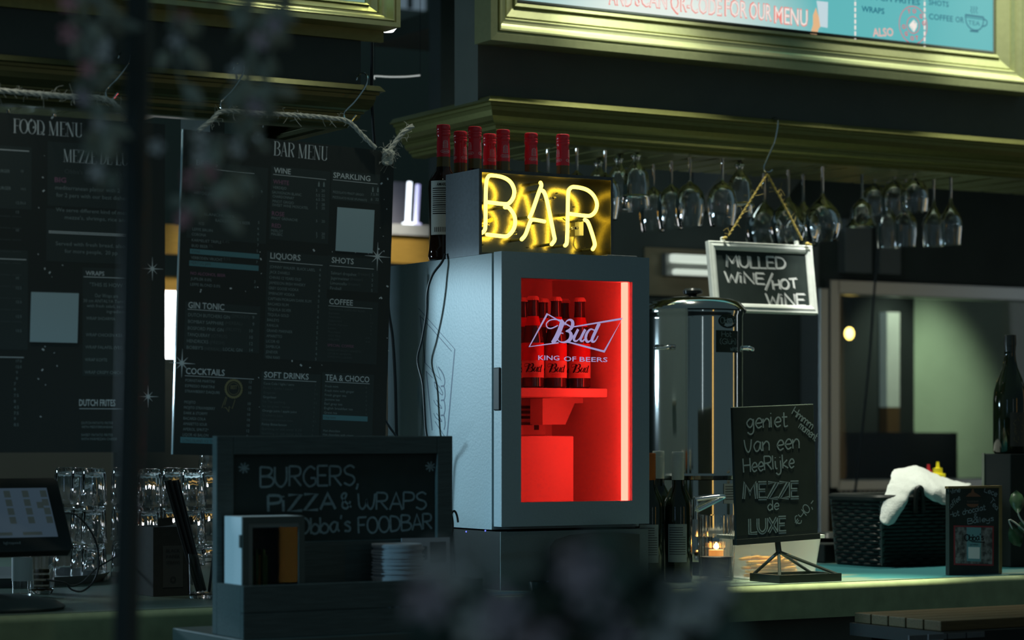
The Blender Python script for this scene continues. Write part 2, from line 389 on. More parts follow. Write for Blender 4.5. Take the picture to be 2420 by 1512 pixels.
# ------------------------------------------------------------------ hand lettering (stroke alphabet, tenths of the cap height)
def _el(w, h): return ' '.join(f'{w/2+w/2*math.sin(i*math.pi/6):.2f} {h/2+h/2*math.cos(i*math.pi/6):.2f}' for i in range(13))
HF = {
'A':(6.5,'!0 0 3 10 6 0|1.2 3.5 5 3.5'),'B':(6.3,'0 10 0 0|0 10 4 9.5 5 7.8 3.5 5.7 0 5.3|0 5.3 4.5 4.8 5.8 2.5 4 .3 0 0'),
'C':(6,'5.5 8.5 3 10 .3 6.5 .3 3 2.5 0 5.5 1.5'),'D':(6.4,'0 10 0 0|0 10 4 8.8 5.6 5 4 1 0 0'),
'E':(5.4,'0 10 0 0|0 10 4.5 10|0 5.2 3.8 5.2|0 0 4.6 0'),'F':(5.2,'0 10 0 0|0 10 4.8 10|0 5.2 3.8 5.2'),
'G':(6.4,'5.3 8.6 3 10 .4 7 .3 3 2.6 0 5.3 1.5 5.4 4.2|5.4 4.2 3.2 4.2'),'H':(6,'0 10 0 0|5 10 5 0|0 5 5 5'),
'I':(1.6,'0 10 0 0'),'K':(5.6,'0 10 0 0|!4.5 10 0 4.6 5 0'),'L':(5,'!0 10 0 0 4.5 0'),'M':(8,'!0 0 .8 10 3.5 3.5 6.2 10 7 0'),
'N':(6.2,'!0 0 0 10 5 0 5 10'),'O':(6.8,_el(6,10)),'P':(5.8,'0 10 0 0|0 10 4 9.6 5 7.5 4 5.3 0 4.8'),
'R':(6.2,'0 10 0 0|0 10 4 9.6 5 7.5 4 5.3 0 4.8|1.8 4.9 5.2 0'),'S':(5.8,'5 8.8 3 10 .6 8.4 1.2 6 4.2 4.6 5 2.2 3 0 .2 1.2'),
'T':(6.5,'0 10 6 10|3 10 3 0'),'U':(6.4,'0 10 .2 3 2.6 0 5 3 5.2 10'),'W':(8.2,'!0 10 1.8 0 3.6 7 5.4 0 7.2 10'),
'\u03c9':(8.6,'0 9 .6 2 2.2 0 3.7 2.5 3.9 5.5 4.4 2 6 0 7.3 3 7.8 9'),'X':(6,'0 10 5 0|5 10 0 0'),'Z':(6.2,'!0 10 5 10 0 0 5.3 0'),
'&':(6.8,'5.5 0 1.5 6.5 1.4 9 3 10 4 8.6 1 4 .6 1.5 2.4 0 4.2 1.4 5.5 4'),'/':(4.8,'4 10.5 0 -2'),',':(2.2,'.6 1 .6 0 0 -2'),
"'":(2,'.8 10.5 .4 8'),'(':(2.6,'2 11 .4 7 .4 2 2 -1.5'),')':(2.6,'0 11 1.6 7 1.6 2 0 -1.5'),
'4':(5.6,'0 9 .4 5 4.6 5|4.8 9.5 4.6 0'),'\u20ac':(6,'5 8.8 3 10 1 7 1 3 3 0 5 1.2|-.4 6 3.6 6|-.4 4 3.4 4'),'0':(6,_el(5,10)),'-':(3.8,'0 4 3.2 4'),
'i':(2,'0 7 0 0|0 9.6 0 8.9'),'a':(5.3,'4 5.5 2 6.2 .2 3.5 1.2 .2 3 1 4 5.5|4.1 6 4 2 4.8 0'),
'b':(4.8,'0 10 0 0|0 3.5 2 6 4 4 3.5 .8 1.5 0 0 1.5'),'c':(4.4,'3.8 5.2 2 6.2 .2 3 1.6 0 3.8 1'),
'd':(5.2,'4 10 4 0|4 3.5 2.2 6 .2 3.5 1 .3 2.6 .3 4 2.5'),'e':(4.7,'.3 3 3.8 3.5 3.2 6 1.6 6 .2 3 1.6 0 3.8 1'),
'f':(3.6,'3.2 9.4 2 10 1.2 8 1.2 0|0 5.8 2.8 5.8'),'g':(5.2,'4 5 2.2 6.2 .2 3.6 1.4 .8 3 1.4 4 5|4.1 6 4 -2 2.2 -4 .4 -2.6'),
'h':(4.8,'0 10 0 0|0 3 2 6 3.8 4.5 3.8 0'),'k':(4.6,'0 10 0 0|!3.5 6 0 2.8 4 0'),'l':(1.8,'0 10 0 0'),
'm':(6.8,'0 6 0 0|0 3.5 1.5 6 2.8 4.5 2.8 0|2.8 3.5 4.4 6 5.6 4.5 5.6 0'),'n':(4.7,'0 6 0 0|0 3.5 2 6 3.6 4.5 3.6 0'),
'o':(4.8,_el(4,6)),'r':(3.4,'0 6 0 0|0 3.5 1.5 5.8 3 5.6'),'s':(4.2,'3.4 5.2 1.8 6.2 .6 4.8 3 2.6 2.6 .3 .2 .6'),
't':(4,'1.2 9.5 1.2 1 2 0 3.4 .6|0 6.4 3.2 6.4'),'u':(4.8,'0 6 .2 1.5 1.6 0 3.4 1.5 3.6 6|3.6 6 3.7 0'),
'\u00fc':(4.8,'0 6 .2 1.5 1.6 0 3.4 1.5 3.6 6|3.6 6 3.7 0|1 8.6 1 8|2.8 8.6 2.8 8'),
'v':(4.4,'!0 6 1.8 0 3.8 6'),'w':(6,'0 6 1.3 0 2.6 4.5 4 0 5.2 6'),'y':(5,'0 6 .3 2.5 2 1.6 3.8 3|3.9 6 3.8 -2 2 -4 .3 -2.6'),
'\u00ff':(5.4,'0 6 .2 1 1.4 .4|3.9 6 3.8 -2 2 -4 .3 -2.6|.2 8.6 .2 8|3.6 8.6 3.6 8'),' ':(3.6,''),'V':(5.4,'0 8 .6 3 2 0 3.4 2 4.2 8'),
}
def hand(mb, B, txt, p0, p1, hpx, wpx, jitter=0.25, lift=0.0009):
    a0, b0 = B.loc(*p0); k = getattr(B, 'k', None) or depth(B.P(a0, b0)) / FPX
    a1, b1 = B.loc(*p1); L = math.hypot(a1-a0, b1-b0); ca, sa = (a1-a0)/L, (b1-b0)/L
    adv = sum(HF[c][0] for c in txt) - 0.8; sx = L / adv; sy = hpx * k / 10; x = 0
    rnd = random.Random(txt)
    for c in txt:
        wd, st = HF[c]; jy = rnd.uniform(-jitter, jitter)
        for s_ in [q for q in st.split('|') if q]:
            straight = s_.startswith('!'); v = [float(t) for t in s_.lstrip('!').split()]
            pts = []
            for i in range(0, len(v), 2):
                u, w_ = (x + v[i]) * sx, (v[i+1] + jy) * sy
                pts.append((a0 + u*ca - w_*sa, b0 + u*sa + w_*ca))
            if not straight and len(pts) > 2: pts = sm2(pts, 5)
            mb.ribbon(B, pts, wpx * k, lift)
        x += wd
# tall fashion serif capitals: (width, [(points, stroke weight T thick / t thin / o oval)])
DF = {
'F':(4.6,['T1 0 1 10','t0 0 2.2 0','t0 10 4.4 10','t4.4 10 4.4 7.8','t1 5.2 3.4 5.2']),
'E':(4.8,['T1 0 1 10','t0 0 4.4 0','t4.4 0 4.4 2.2','t0 10 4.4 10','t4.4 10 4.4 7.8','t1 5.2 3.2 5.2']),
'O':(5.6,['o0 0 5 10']),'D':(5.6,['T1 0 1 10','t0 0 2.6 0','t0 10 2.6 10','d2.4 0 5 10']),
'M':(7.6,['t.9 0 .9 10','T.9 10 3.4 0','t3.4 0 5.8 10','T6 0 6 10','t0 0 1.8 0','t5 0 7 0']),
'N':(5.8,['t.8 0 .8 10','T.8 10 4.4 0','t4.6 0 4.6 10','t0 0 1.6 0','t3.8 10 5.4 10']),
'U':(5.6,['T1 2 1 10','t0 10 2 10','u1 0 4.4 4','t4.4 2 4.4 10','t3.6 10 5.2 10']),
'Z':(5,['t.3 10 4.4 10','T4 10 .8 0','t.3 0 4.6 0','t.3 10 .3 7.8','t4.6 0 4.6 2.2']),
'B':(5.4,['T1 0 1 10','t0 0 2.6 0','t0 10 2.6 10','d2.2 5.2 4.4 10','d2.2 0 4.9 5.2']),
'A':(5.6,['t.6 0 2.6 10','T2.6 10 4.6 0','t1.2 3.4 3.6 3.4','t0 0 1.4 0','t3.8 0 5.4 0']),
'R':(5.4,['T1 0 1 10','t0 0 2.2 0','t0 10 2.4 10','d2.2 5 4.6 10','T2.6 5 4.6 0']),'L':(4.6,['T1 0 1 10','t0 0 4.2 0','t4.2 0 4.2 2.4','t0 10 2 10']),'X':(5.2,['T.6 10 4.2 0','t.4 0 4.4 10']),' ':(2.6,[]),
}
def didone(mb, B, txt, p0, x1, hpx, lift=0.0009):
    a0, b0 = B.loc(*p0); a1 = B.loc(x1, p0[1])[0]; k = depth(B.P(a0, b0)) / FPX
    sx = (a1 - a0) / sum(DF[c][0] for c in txt); sy = hpx * k / 10; x = 0
    T, t = 0.95 * sx, 0.22 * sx
    for c in txt:
        for s_ in DF[c][1]:
            v = [float(q) for q in s_[1:].split()]; f = lambda u, w_: (a0 + (x+u)*sx, b0 + w_*sy)
            if s_[0] in 'Tt': mb.ribbon(B, [f(v[0], v[1]), f(v[2], v[3])], T if s_[0] == 'T' else t, lift)
            else:
                lo, hi = {'o': (0, 2*math.pi), 'd': (-math.pi/2, math.pi/2), 'u': (math.pi, 2*math.pi)}[s_[0]]
                cx, cy = (v[0]+v[2])/2, (v[1]+v[3])/2; rx, ry = (v[2]-v[0])/2, (v[3]-v[1])/2
                if s_[0] == 'd': cx = v[0]; rx = v[2]-v[0]
                n = 20; A = [lo + (hi-lo)*i/n for i in range(n+1)]
                mb.ribbon(B, [f(cx+rx*math.cos(q), cy+ry*math.sin(q)) for q in A], [t + (T-t)*abs(math.cos(q))**1.5 for q in A], lift)
        x += DF[c][0]
def rope(pts, r, strands=3, pitch=None, fuzz=0, seed=1, n=10):
    P = smooth_path(pts, n); mb = MB(); pitch = pitch or r * 9
    L = 0; ls = [0]
    for i in range(1, len(P)): L += (P[i]-P[i-1]).length; ls.append(L)
    m = max(12, int(L / (pitch / 8)))
    Q = []; j = 0
    for i in range(m+1):
        d = L * i / m
        while j < len(ls)-2 and ls[j+1] < d: j += 1
        t = (d - ls[j]) / max(1e-9, ls[j+1]-ls[j]); Q.append(P[j].lerp(P[j+1], min(1, t)))
    frames = []; a = (Q[1]-Q[0]).orthogonal().normalized()
    for i in range(m+1):
        t = (Q[min(i+1, m)]-Q[max(i-1, 0)]).normalized(); a = (a - t*a.dot(t)).normalized(); frames.append((a.copy(), t.cross(a)))
    for s_ in range(strands):
        pp = []
        for i in range(m+1):
            q = 2*math.pi*(L*i/m/pitch + s_/strands); A, Bv = frames[i]
            pp.append(Q[i] + (A*math.cos(q) + Bv*math.sin(q)) * r*0.52)
        mb.tube(pp, r*0.56, 6)
    rnd = random.Random(seed)
    for _ in range(fuzz):
        i = rnd.randrange(1, m); A, Bv = frames[i]; q = rnd.uniform(0, 6.28); d = A*math.cos(q)+Bv*math.sin(q)
        t = (Q[min(i+1,m)]-Q[i-1]).normalized(); l = rnd.uniform(0.008, 0.028)
        p0 = Q[i]; p1 = p0 + d*l*0.6 + t*rnd.uniform(-1, 1)*l*0.6; p2 = p1 + d*l*0.3 + t*rnd.uniform(-1, 1)*l*0.6 + UP*rnd.uniform(-.4,.2)*l
        mb.tube(smooth_path([p0, p1, p2], 3), [0.0004]*7, 3, False)
    return mb
# ================================================================== setting
YF = 4.75                          # plane of the left cornice lip
SR = 1.17                          # the right kiosk front stands further back than the left one
def zr(z): return 1.517 + (z - 1.517) * SR
ZC = 1.15                          # counter height
def S(name, mb, mat, bevel=0): return single(name, mb, mat, (0, 0, 0), kind='structure', bevel=bevel)
S('floor', MB().box(-6, 12, -2, 14, -0.1, 0), M('paving', (0.05, 0.055, 0.055), 0.8, vary=0.3, scale=5))
S('wall_far', MB().box(-6, 12, 11.0, 11.1, 0, 4.6), night_wall)
S('wall_left', MB().box(-2.6, -2.5, 5.0, 11.0, 0, 4.6), night_wall)
S('wall_right', MB().box(8.6, 8.7, 4.0, 11.0, 0, 4.6), night_wall)
# right kiosk: fascia board, roof, back wall with hatch opening, right side
mb = MB().box(2.775*SR, 7.2, 4.81*SR, 4.92*SR, zr(2.29), 4.0)
S('wall_front_right', mb, fascia_m)
YB = 7.10
S('ceiling', MB().box(2.775*SR, 7.2, 4.92*SR, YB, 3.0, 3.06), black)
h0, h1 = onY(1968, 690, YB), onY(2440, 1135, YB)
HX0, HX1, HZ0, HZ1 = h0.x, h1.x + 0.05, h1.z, onY(1968, 683, YB).z
mb = MB(); mb.box(3.95, HX0, YB, YB+.08, 0, 3.06); mb.box(HX1, 7.2, YB, YB+.08, 0, 3.06)
mb.box(HX0, HX1, YB, YB+.08, HZ1, 3.06); mb.box(HX0, HX1, YB, YB+.08, 0, HZ0)
S('wall_back', mb, wall_dark)
S('wall_kitchen', MB().box(4.6, 8.6, 8.1, 8.2, 0, 3.0), M('kitchen_wall', (0.42, 0.47, 0.38), 0.6, vary=0.3, scale=3))
# left kiosk
S('wall_front_left', MB().box(-0.6, 2.47, 4.81, 4.92, 2.29, 3.7), black)
mb = MB().box(-0.6, 2.5, 4.92, 7.4, 2.86, 2.92)
S('ceiling_left', mb, black)
S('shade_panel', MB().box(2.46, 2.50, 5.63, 5.82, 1.5, 2.86), black)  # unseen hanging panel, added to shadow the rear of the fridge side
S('ceiling_kitchen', MB().box(4.2, 8.6, YB+.08, 8.1, 3.0, 3.06), black)

# cornices: moulded profile (inset, drop) swept with mitred corners
PROF = [(0.10,0.0),(.011,0),(.009,-.001),(0,-.013),(.010,-.015),(.011,-.021),(.016,-.022),(.017,-.031),(.021,-.043),(.028,-.053),(.036,-.058),
        (.036,-.062),(.042,-.063),(.043,-.071),(.048,-.076),(.054,-.078),(.055,-.083),(.061,-.085),(.064,-.092),(.072,-.094),(.10,-.094)]
def cornice(name, path, mat, top=2.30, k=1.0):
    mb = MB(); vs = []
    for a, z in [(a_*k, z_*k) for a_, z_ in PROF]: vs += [path(a, i) + Vector((0, 0, top + z)) for i in range(3)]
    fs = []
    for i in range(len(PROF)-1):
        for k in range(2): fs.append((3*i+k, 3*i+k+1, 3*i+k+4, 3*i+k+3))
    fs.append(tuple(3*i for i in range(len(PROF)))); fs.append(tuple(3*i+2 for i in reversed(range(len(PROF)))))
    mb.add(vs, fs); return S(name, mb, mat)
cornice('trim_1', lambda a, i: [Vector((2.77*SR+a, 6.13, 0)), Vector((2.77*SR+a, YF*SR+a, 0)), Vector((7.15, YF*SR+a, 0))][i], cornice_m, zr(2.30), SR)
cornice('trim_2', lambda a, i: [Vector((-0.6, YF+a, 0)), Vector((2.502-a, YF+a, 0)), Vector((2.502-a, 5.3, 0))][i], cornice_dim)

# hatch: aluminium window frame in the back wall with glass
mb = MB()
fw = 0.035
for (x0, x1, z0, z1) in ((HX0-fw, HX0+.012, HZ0-.02, HZ1+fw), (HX1-.03, HX1+fw, HZ0-.02, HZ1+fw), (HX0, HX1, HZ1-.02, HZ1+fw), (HX0, HX1, HZ0-.03, HZ0+.012)):
    mb.box(x0, x1, YB-.03, YB+.05, z0, z1)
win = S('window_1', mb, alu, bevel=.004)
part(win, 'pane', MB().box(HX0+.012, HX1-.03, YB+.005, YB+.010, HZ0+.012, HZ1-.02), pane)
mb = MB()
for i in range(46):
    x = HX0 + (HX1-HX0)*i/46; mb.box(x, x+.008, YB-.045, YB-.032, HZ0-.075, HZ0-.032)
part(win, 'vent_grille', mb, alu)
# aluminium post beside the hatch and wooden jamb below it
p = onY(1945, 700, YB-.1)
S('trim_3', MB().box(p.x-.03, p.x+.012, YB-.12, YB-.002, ZC, 2.06).box(p.x+.016, p.x+.03, YB-.09, YB-.002, ZC, 2.06), alu, bevel=.004)
p = onY(1963, 1200, YB-.1)
S('trim_4', MB().box(p.x-.018, p.x+.03, YB-.10, YB-.032, ZC-.1, HZ0-.08), wood_brown)

# ================================================================== counter
XL, XR = -0.6, 7.1
ctr = root('bar_counter', 'mint-green painted bar counter running along both kiosks with worn turquoise top', 'counter', (3, 5.3, 0))
mt = M('counter_top', (0.15, 0.25, 0.22), 0.38, spec=0.4)
nt = mt.node_tree; b = nt.nodes['Principled BSDF']
tc = nt.nodes.new('ShaderNodeTexCoord'); n1 = nt.nodes.new('ShaderNodeTexNoise'); n1.inputs['Scale'].default_value = 3.2; n1.inputs['Detail'].default_value = 9
mp = nt.nodes.new('ShaderNodeMapping'); mp.inputs['Scale'].default_value = (1, 2.5, 1); nt.links.new(tc.outputs['Object'], mp.inputs[0]); nt.links.new(mp.outputs[0], n1.inputs['Vector'])
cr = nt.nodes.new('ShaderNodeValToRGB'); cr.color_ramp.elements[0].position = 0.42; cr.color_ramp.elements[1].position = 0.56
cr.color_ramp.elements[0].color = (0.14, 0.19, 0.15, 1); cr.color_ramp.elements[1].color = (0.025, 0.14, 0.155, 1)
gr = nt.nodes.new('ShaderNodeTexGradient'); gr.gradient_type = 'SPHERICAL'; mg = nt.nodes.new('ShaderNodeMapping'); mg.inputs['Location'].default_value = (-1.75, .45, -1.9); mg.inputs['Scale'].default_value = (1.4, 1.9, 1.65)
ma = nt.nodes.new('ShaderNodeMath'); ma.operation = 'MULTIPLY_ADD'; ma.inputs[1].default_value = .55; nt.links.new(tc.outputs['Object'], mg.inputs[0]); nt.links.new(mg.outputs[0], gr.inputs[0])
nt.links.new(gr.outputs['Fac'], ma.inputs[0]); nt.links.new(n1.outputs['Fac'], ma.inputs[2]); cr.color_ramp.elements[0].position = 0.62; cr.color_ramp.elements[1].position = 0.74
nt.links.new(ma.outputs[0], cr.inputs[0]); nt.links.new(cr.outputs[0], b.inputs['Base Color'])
part(ctr, 'worktop', MB().box(XL, XR, 4.722, 6.95, ZC-.035, ZC), mt)
mb = MB(); vs = []; fs = []
nose = [(4.7215, ZC-.0015), (4.706, ZC-.0015)] + [(4.706 - .014*math.sin(q), ZC-.0155 + .014*math.cos(q)) for q in [i*math.pi/16 for i in range(1, 9)]] + [(4.692, ZC-.085), (4.7215, ZC-.085)]
for y, z in nose: vs += [(XL, y, z), (XR, y, z)]
fs = [(2*i, 2*i+1, 2*i+3, 2*i+2) for i in range(len(nose)-1)]
fs.append(tuple(2*i for i in range(len(nose)))); fs.append(tuple(2*i+1 for i in reversed(range(len(nose)))))
mb.add(vs, fs)
part(ctr, 'rounded_edge', mb, M('counter_edge', (0.26, 0.31, 0.17), 0.5, spec=0.3, vary=0.3, scale=25))
part(ctr, 'body', MB().box(XL, XR, 4.76, 6.90, 0, ZC-.036), M('counter_body', (0.07, 0.085, 0.075), 0.7, vary=0.3, scale=8))

# ================================================================== big lit sign boxes above the kiosks
def molded(x0, x1, z0, z1, prof):
    mb = MB(); vs = []; n = len(prof)
    for s_, y in prof: vs += [(x0-s_, y, z0-s_), (x1+s_, y, z0-s_), (x1+s_, y, z1+s_), (x0-s_, y, z1+s_)]
    fs = []
    for i in range(n-1):
        for k in range(4): fs.append((4*i+k, 4*i+(k+1) % 4, 4*i+4+(k+1) % 4, 4*i+4+k))
    mb.add(vs, fs); return mb
SY = 4.795*SR
sb = yboard(1225, 0, SY)
s0 = onY(1222, 0, SY); s1 = onY(2348, 130, SY)
SZ0 = (s0.z + s1.z) / 2; SX0, SX1, SZ1 = s0.x, s1.x, SZ0 + 0.96
FP = [(0.0,4.799),(.002,4.799),(.004,4.788),(.012,4.784),(.014,4.790),(.040,4.776),(.043,4.779),(.046,4.772),(.049,4.766),(.054,4.766),
      (.060,4.764),(.066,4.758),(.072,4.748),(.077,4.738),(.081,4.737),(.083,4.742),(.086,4.742),(.088,4.736),(.106,4.735),(.106,4.81)]
RX = (SX0 + SX1) / 2
sign = root('menu_screen', 'wide glowing turquoise menu screen in a gilt moulded frame above the right bar', 'sign', (RX, SY, SZ0))
part(sign, 'frame', molded(SX0, SX1, SZ0, SZ1, [(a*SR, y*SR) for a, y in FP]), gold)
scr = bpy.data.materials.new('screen_picture'); scr.use_nodes = True; nt = scr.node_tree; b = nt.nodes['Principled BSDF']
b.inputs['Base Color'].default_value = (0.02, 0.02, 0.02, 1); b.inputs['Roughness'].default_value = 0.35
tc = nt.nodes.new('ShaderNodeTexCoord'); mp = nt.nodes.new('ShaderNodeMapping')
cpt = onY(1560, 20, SY)
mp.inputs['Location'].default_value = (-(cpt.x - RX), 0, 0.02); mp.vector_type = 'POINT'
gr = nt.nodes.new('ShaderNodeTexGradient'); gr.gradient_type = 'SPHERICAL'
mp2 = nt.nodes.new('ShaderNodeMapping'); mp2.inputs['Scale'].default_value = (1.7, 1, 2.6)
nt.links.new(tc.outputs['Object'], mp.inputs[0]); nt.links.new(mp.outputs[0], mp2.inputs[0]); nt.links.new(mp2.outputs[0], gr.inputs[0])
cr = nt.nodes.new('ShaderNodeValToRGB'); cr.color_ramp.elements[0].color = lin('#62b9bc'); cr.color_ramp.elements[1].color = lin('#e8f2ea')
cr.color_ramp.elements[0].position = 0.0; cr.color_ramp.elements[1].position = 0.75
nt.links.new(gr.outputs['Fac'], cr.inputs[0]); nt.links.new(cr.outputs[0], b.inputs['Emission Color']); b.inputs['Emission Strength'].default_value = 0.95
part(sign, 'bezel', molded(SX0, SX1, SZ0, SZ1, [(-.006, SY-.004), (.0, SY-.004), (.001, SY+.01)]), black)
part(sign, 'screen', MB().add([(SX0,SY,SZ0),(SX1,SY,SZ0),(SX1,SY,SZ1),(SX0,SY,SZ1)], [(0,1,2,3)]), scr)
part(sign, 'case', MB().box(SX0-.12, SX1+.12, SY+.004, 4.81*SR, SZ0-.12, SZ1+.12), black)
def em(name, h, s_=0.95): return M(name, (0.02, 0.02, 0.02), 0.5, emit=h, es=s_)
e_pink, e_white, e_teal, e_red = em('screen_salmon', '#f08a80'), em('screen_white', '#f6ece4'), em('screen_teal', '#126a80'), em('screen_red', '#f02c50')
A = MB(); Bm = MB(); T = MB()
for txt, x0, x1, y0 in (('AND', 1440, 1492, 10), ('SCAN', 1502, 1574, 13), ('QR-CODE', 1586, 1704, 24), ('FOR', 1714, 1764, 37), ('OUR', 1772, 1822, 44), ('MENU', 1831, 1907, 54)):
    text_px(A, sb, txt, (x0-2, y0), x1+2, 42, bold=0.022, lift=0.001)
    text_px(Bm, sb, txt, (x0, y0-1), x1, 39, bold=0.0, lift=0.002)
part(sign, 'slogan_glow', A, e_pink); part(sign, 'slogan', Bm, e_white)
text_px(T, sb, 'WRAPS', (2036, 27), 2090, 14, bold=0.02); text_px(T, sb, 'DUTCH FRITES', (2036, -4), 2174, 13, bold=0.015)
text_px(T, sb, 'SHOTS', (2195, 11), 2242, 13, bold=0.012); text_px(T, sb, 'COFFEE', (2195, 45), 2252, 14, bold=0.012); text_px(T, sb, 'OR', (2258, 52), 2278, 14, bold=0.012)
line_px(T, sb, [(2281,36),(2284,54),(2292,66),(2302,71),(2314,70),(2322,60),(2325,42)], 3); line_px(T, sb, [(2281,35),(2325,41)], 4)
line_px(T, sb, [(2281,40),(2325,46)], 2); line_px(T, sb, [(2325,45),(2332,50),(2331,59),(2322,63)], 3); line_px(T, sb, [(2292,73),(2312,75)], 4)
for dx in (0, 6, 12): line_px(T, sb, [(2294+dx,15),(2297+dx,20),(2294+dx,25),(2298+dx,32)], 2)
text_px(T, sb, 'TEA', (2288, 58), 2316, 11)
part(sign, 'menu_words', T, e_teal)
W_ = MB()
for x, ya, yb in ((2021, -10, 93), (2185, -10, 112)):
    y = ya
    while y < yb: line_px(W_, sb, [(x, y), (x, min(y+10, yb))], 5); y += 14
line_px(W_, sb, [(2149,60),(2160,48),(2166,56),(2159,74),(2149,60)], 3, smooth=False)
mbp = sb.loc(2150, 62); W_.prism(sb, [sb.loc(2151,60), sb.loc(2161,74), sb.loc(2167,62), sb.loc(2158,50)], 0.0006, 0.001)
part(sign, 'dashes', W_, e_white)
Rm = MB(); c = sb.loc(2158, 59); k = depth(sb.P(*c)) / FPX
for rad, wd in ((38, 1.5), (17, 1.5)):
    Rm.ribbon(sb, [(c[0]+rad*k*1.12*math.cos(q*.2618), c[1]+rad*1.16*k*math.sin(q*.2618)) for q in range(25)], wd*k)
for i, ch in enumerate('TOGO'):
    for side in (0, 1):
        q = math.radians((112, 84, 44, 12)[i] - 180*side) if True else 0
        text_local(Rm, sb, ch, c[0]+28*k*1.12*math.cos(q), c[1]+28*k*1.16*math.sin(q)-4*k, 10*k, ang=(q-math.pi/2 if not side else q+math.pi/2)*0.35, bold=0.02, lift=0.0012, center=True)
part(sign, 'round_badge', Rm, e_red)
Al = MB()
text_px(Al, sb, 'ALSO', (2063, 86), 2112, 20, bold=0.02, ang=0.10)
part(sign, 'also_words', Al, em('screen_cream', '#e8b8b0'))
Hn = MB(); Hn.prism(sb, [sb.loc(*q) for q in ((1915,80),(1930,82),(1934,68),(1939,62),(1936,44),(1931,30),(1928,18),(1921,36),(1921,58))], 0.0006, 0.0012)
part(sign, 'drawn_hand', Hn, em('screen_skin', '#e8b98a'))
Ph = MB(); Ph.prism(sb, [sb.loc(*q) for q in ((1929,2),(1956,5),(1955,66),(1938,63))], 0.0013, 0.0018)
part(sign, 'drawn_phone', Ph, em('screen_phone', '#c6dbe2'))

# left sign box: only its lower right corner is in view
SL = 4.795
e0 = onY(862, 6, SL)
LX1, LZ0 = e0.x, e0.z
k = 0.56
FP2 = [(s_*k, y) for s_, y in FP]
sl = root('sign_box', 'gilt framed sign box above the left kiosk, only its lower right corner showing', 'sign', (1.7, 4.8, LZ0))
part(sl, 'frame', molded(LX1-1.45, LX1, LZ0, LZ0+.84, FP2), gold)
part(sl, 'screen', MB().add([(LX1-1.45,SL,LZ0),(LX1,SL,LZ0),(LX1,SL,LZ0+.84),(LX1-1.45,SL,LZ0+.84)], [(0,1,2,3)]), M('left_screen', (0.02,0.02,0.02), 0.4, emit='#8fc0b0', es=0.5))
part(sl, 'case', MB().box(LX1-1.52, LX1+.05, SL+.004, 4.81, LZ0-.085, LZ0+.9), gold_dull)

# ================================================================== glass-door fridge
FX0, FX1, FY0 = 2.872, 3.293, 4.866
FT = 1.95
fr = root('drinks_fridge', 'grey countertop drinks fridge with red-lit glass door and beer lettering', 'fridge', ((FX0+FX1)/2, 5.14, ZC))
DY1 = 4.902; BY0 = 4.912; BY1 = 5.44
mb = MB()
mb.box(FX0, FX0+.03, BY0, BY1, 1.292, FT); mb.box(FX1-.03, FX1, BY0, BY1, 1.292, FT)
mb.box(FX0+.03, FX1-.03, BY0, BY1, FT-.032, FT); mb.box(FX0+.03, FX1-.03, BY0, BY1, 1.292, 1.325)
mb.box(FX0+.03, FX1-.03, 5.30, BY1, 1.325, FT-.032)
part(fr, 'cabinet', mb, fridge_paint)
LX0_, LX1_ = 2.903, 3.262
mb = MB()
mb.add([(LX0_,BY0,1.326),(LX1_,BY0,1.326),(LX1_,BY0,1.917),(LX0_,BY0,1.917),(LX0_,5.27,1.326),(LX1_,5.27,1.326),(LX1_,5.27,1.917),(LX0_,5.27,1.917)],
       [(4,5,6,7),(0,1,5,4),(1,2,6,5),(2,3,7,6),(3,0,4,7)])
part(fr, 'lining', mb, fridge_in)
part(fr, 'base', MB().box(FX0, FX1, FY0+.0085, BY1, ZC, 1.288), crate_m)
for py_, px_ in ((1254,1147),(1256,1102)): part(fr, 'indicator_light', MB().ball(onX(px_, py_, FX0-.0005), .0022, 1, 8), M('indicator_blue', (0.1,0.1,0.3), .4, emit=(0.15,0.2,0.9), es=1.2))
part(fr, 'base_panel', MB().box(FX0, FX1, FY0+.004, FY0+.008, ZC, 1.288), M('fridge_base', (0.16, 0.20, 0.20), 0.6, spec=0.25, vary=0.1, scale=200, bump=0.4), bevel=.001)
gb = yboard(1340, 1330, FY0+.004)
mb = MB(); mb.prism(gb, [gb.loc(*q) for q in ((1300,1382),(1300,1290),(1312,1275),(1345,1264),(1400,1258),(1460,1258),(1510,1262),(1510,1370))], -.002, 0.003)
part(fr, 'compressor_grille', mb, black)
WX0, WX1, WZ0, WZ1 = 2.926, 3.243, 1.357, 1.891
mb = MB()
mb.box(FX0, WX0, FY0, DY1, 1.30, FT+.002); mb.box(WX1, FX1, FY0, DY1, 1.30, FT+.002)
mb.box(WX0, WX1, FY0, DY1, WZ1, FT+.002); mb.box(WX0, WX1, FY0, DY1, 1.30, WZ0)
door = part(fr, 'door', mb, fridge_paint)
hz0, hz1 = 1.517-(970-1028)*-1/5650*5.66 if False else 1.517+58/5650*5.66, 1.517+160/5650*5.66
part(door, 'handle', MB().box(FX0-.004, FX0+.004, FY0+.004, DY1-.003, hz0, hz1), M('handle_black', (0.018,0.022,0.022), 0.55, spec=0.2), bevel=.003)
part(door, 'gasket', MB().box(FX0+.006, FX1-.006, DY1, BY0, 1.305, 1.33).box(FX0+.006, FX0+.03, DY1, BY0, 1.33, 1.92).box(FX1-.03, FX1-.006, DY1, BY0, 1.33, 1.92).box(FX0+.006, FX1-.006, DY1, BY0, 1.92, 1.945), black)
part(door, 'glass_pane', MB().box(WX0-.002, WX1+.002, FY0+.010, FY0+.013, WZ0-.002, WZ1+.002), pane)
db = yboard(1232, 900, FY0+.0095)
cB = lambda pts: [(1220 + x/5.4, 650 + y/5.4) for x, y in pts]
mb = MB()
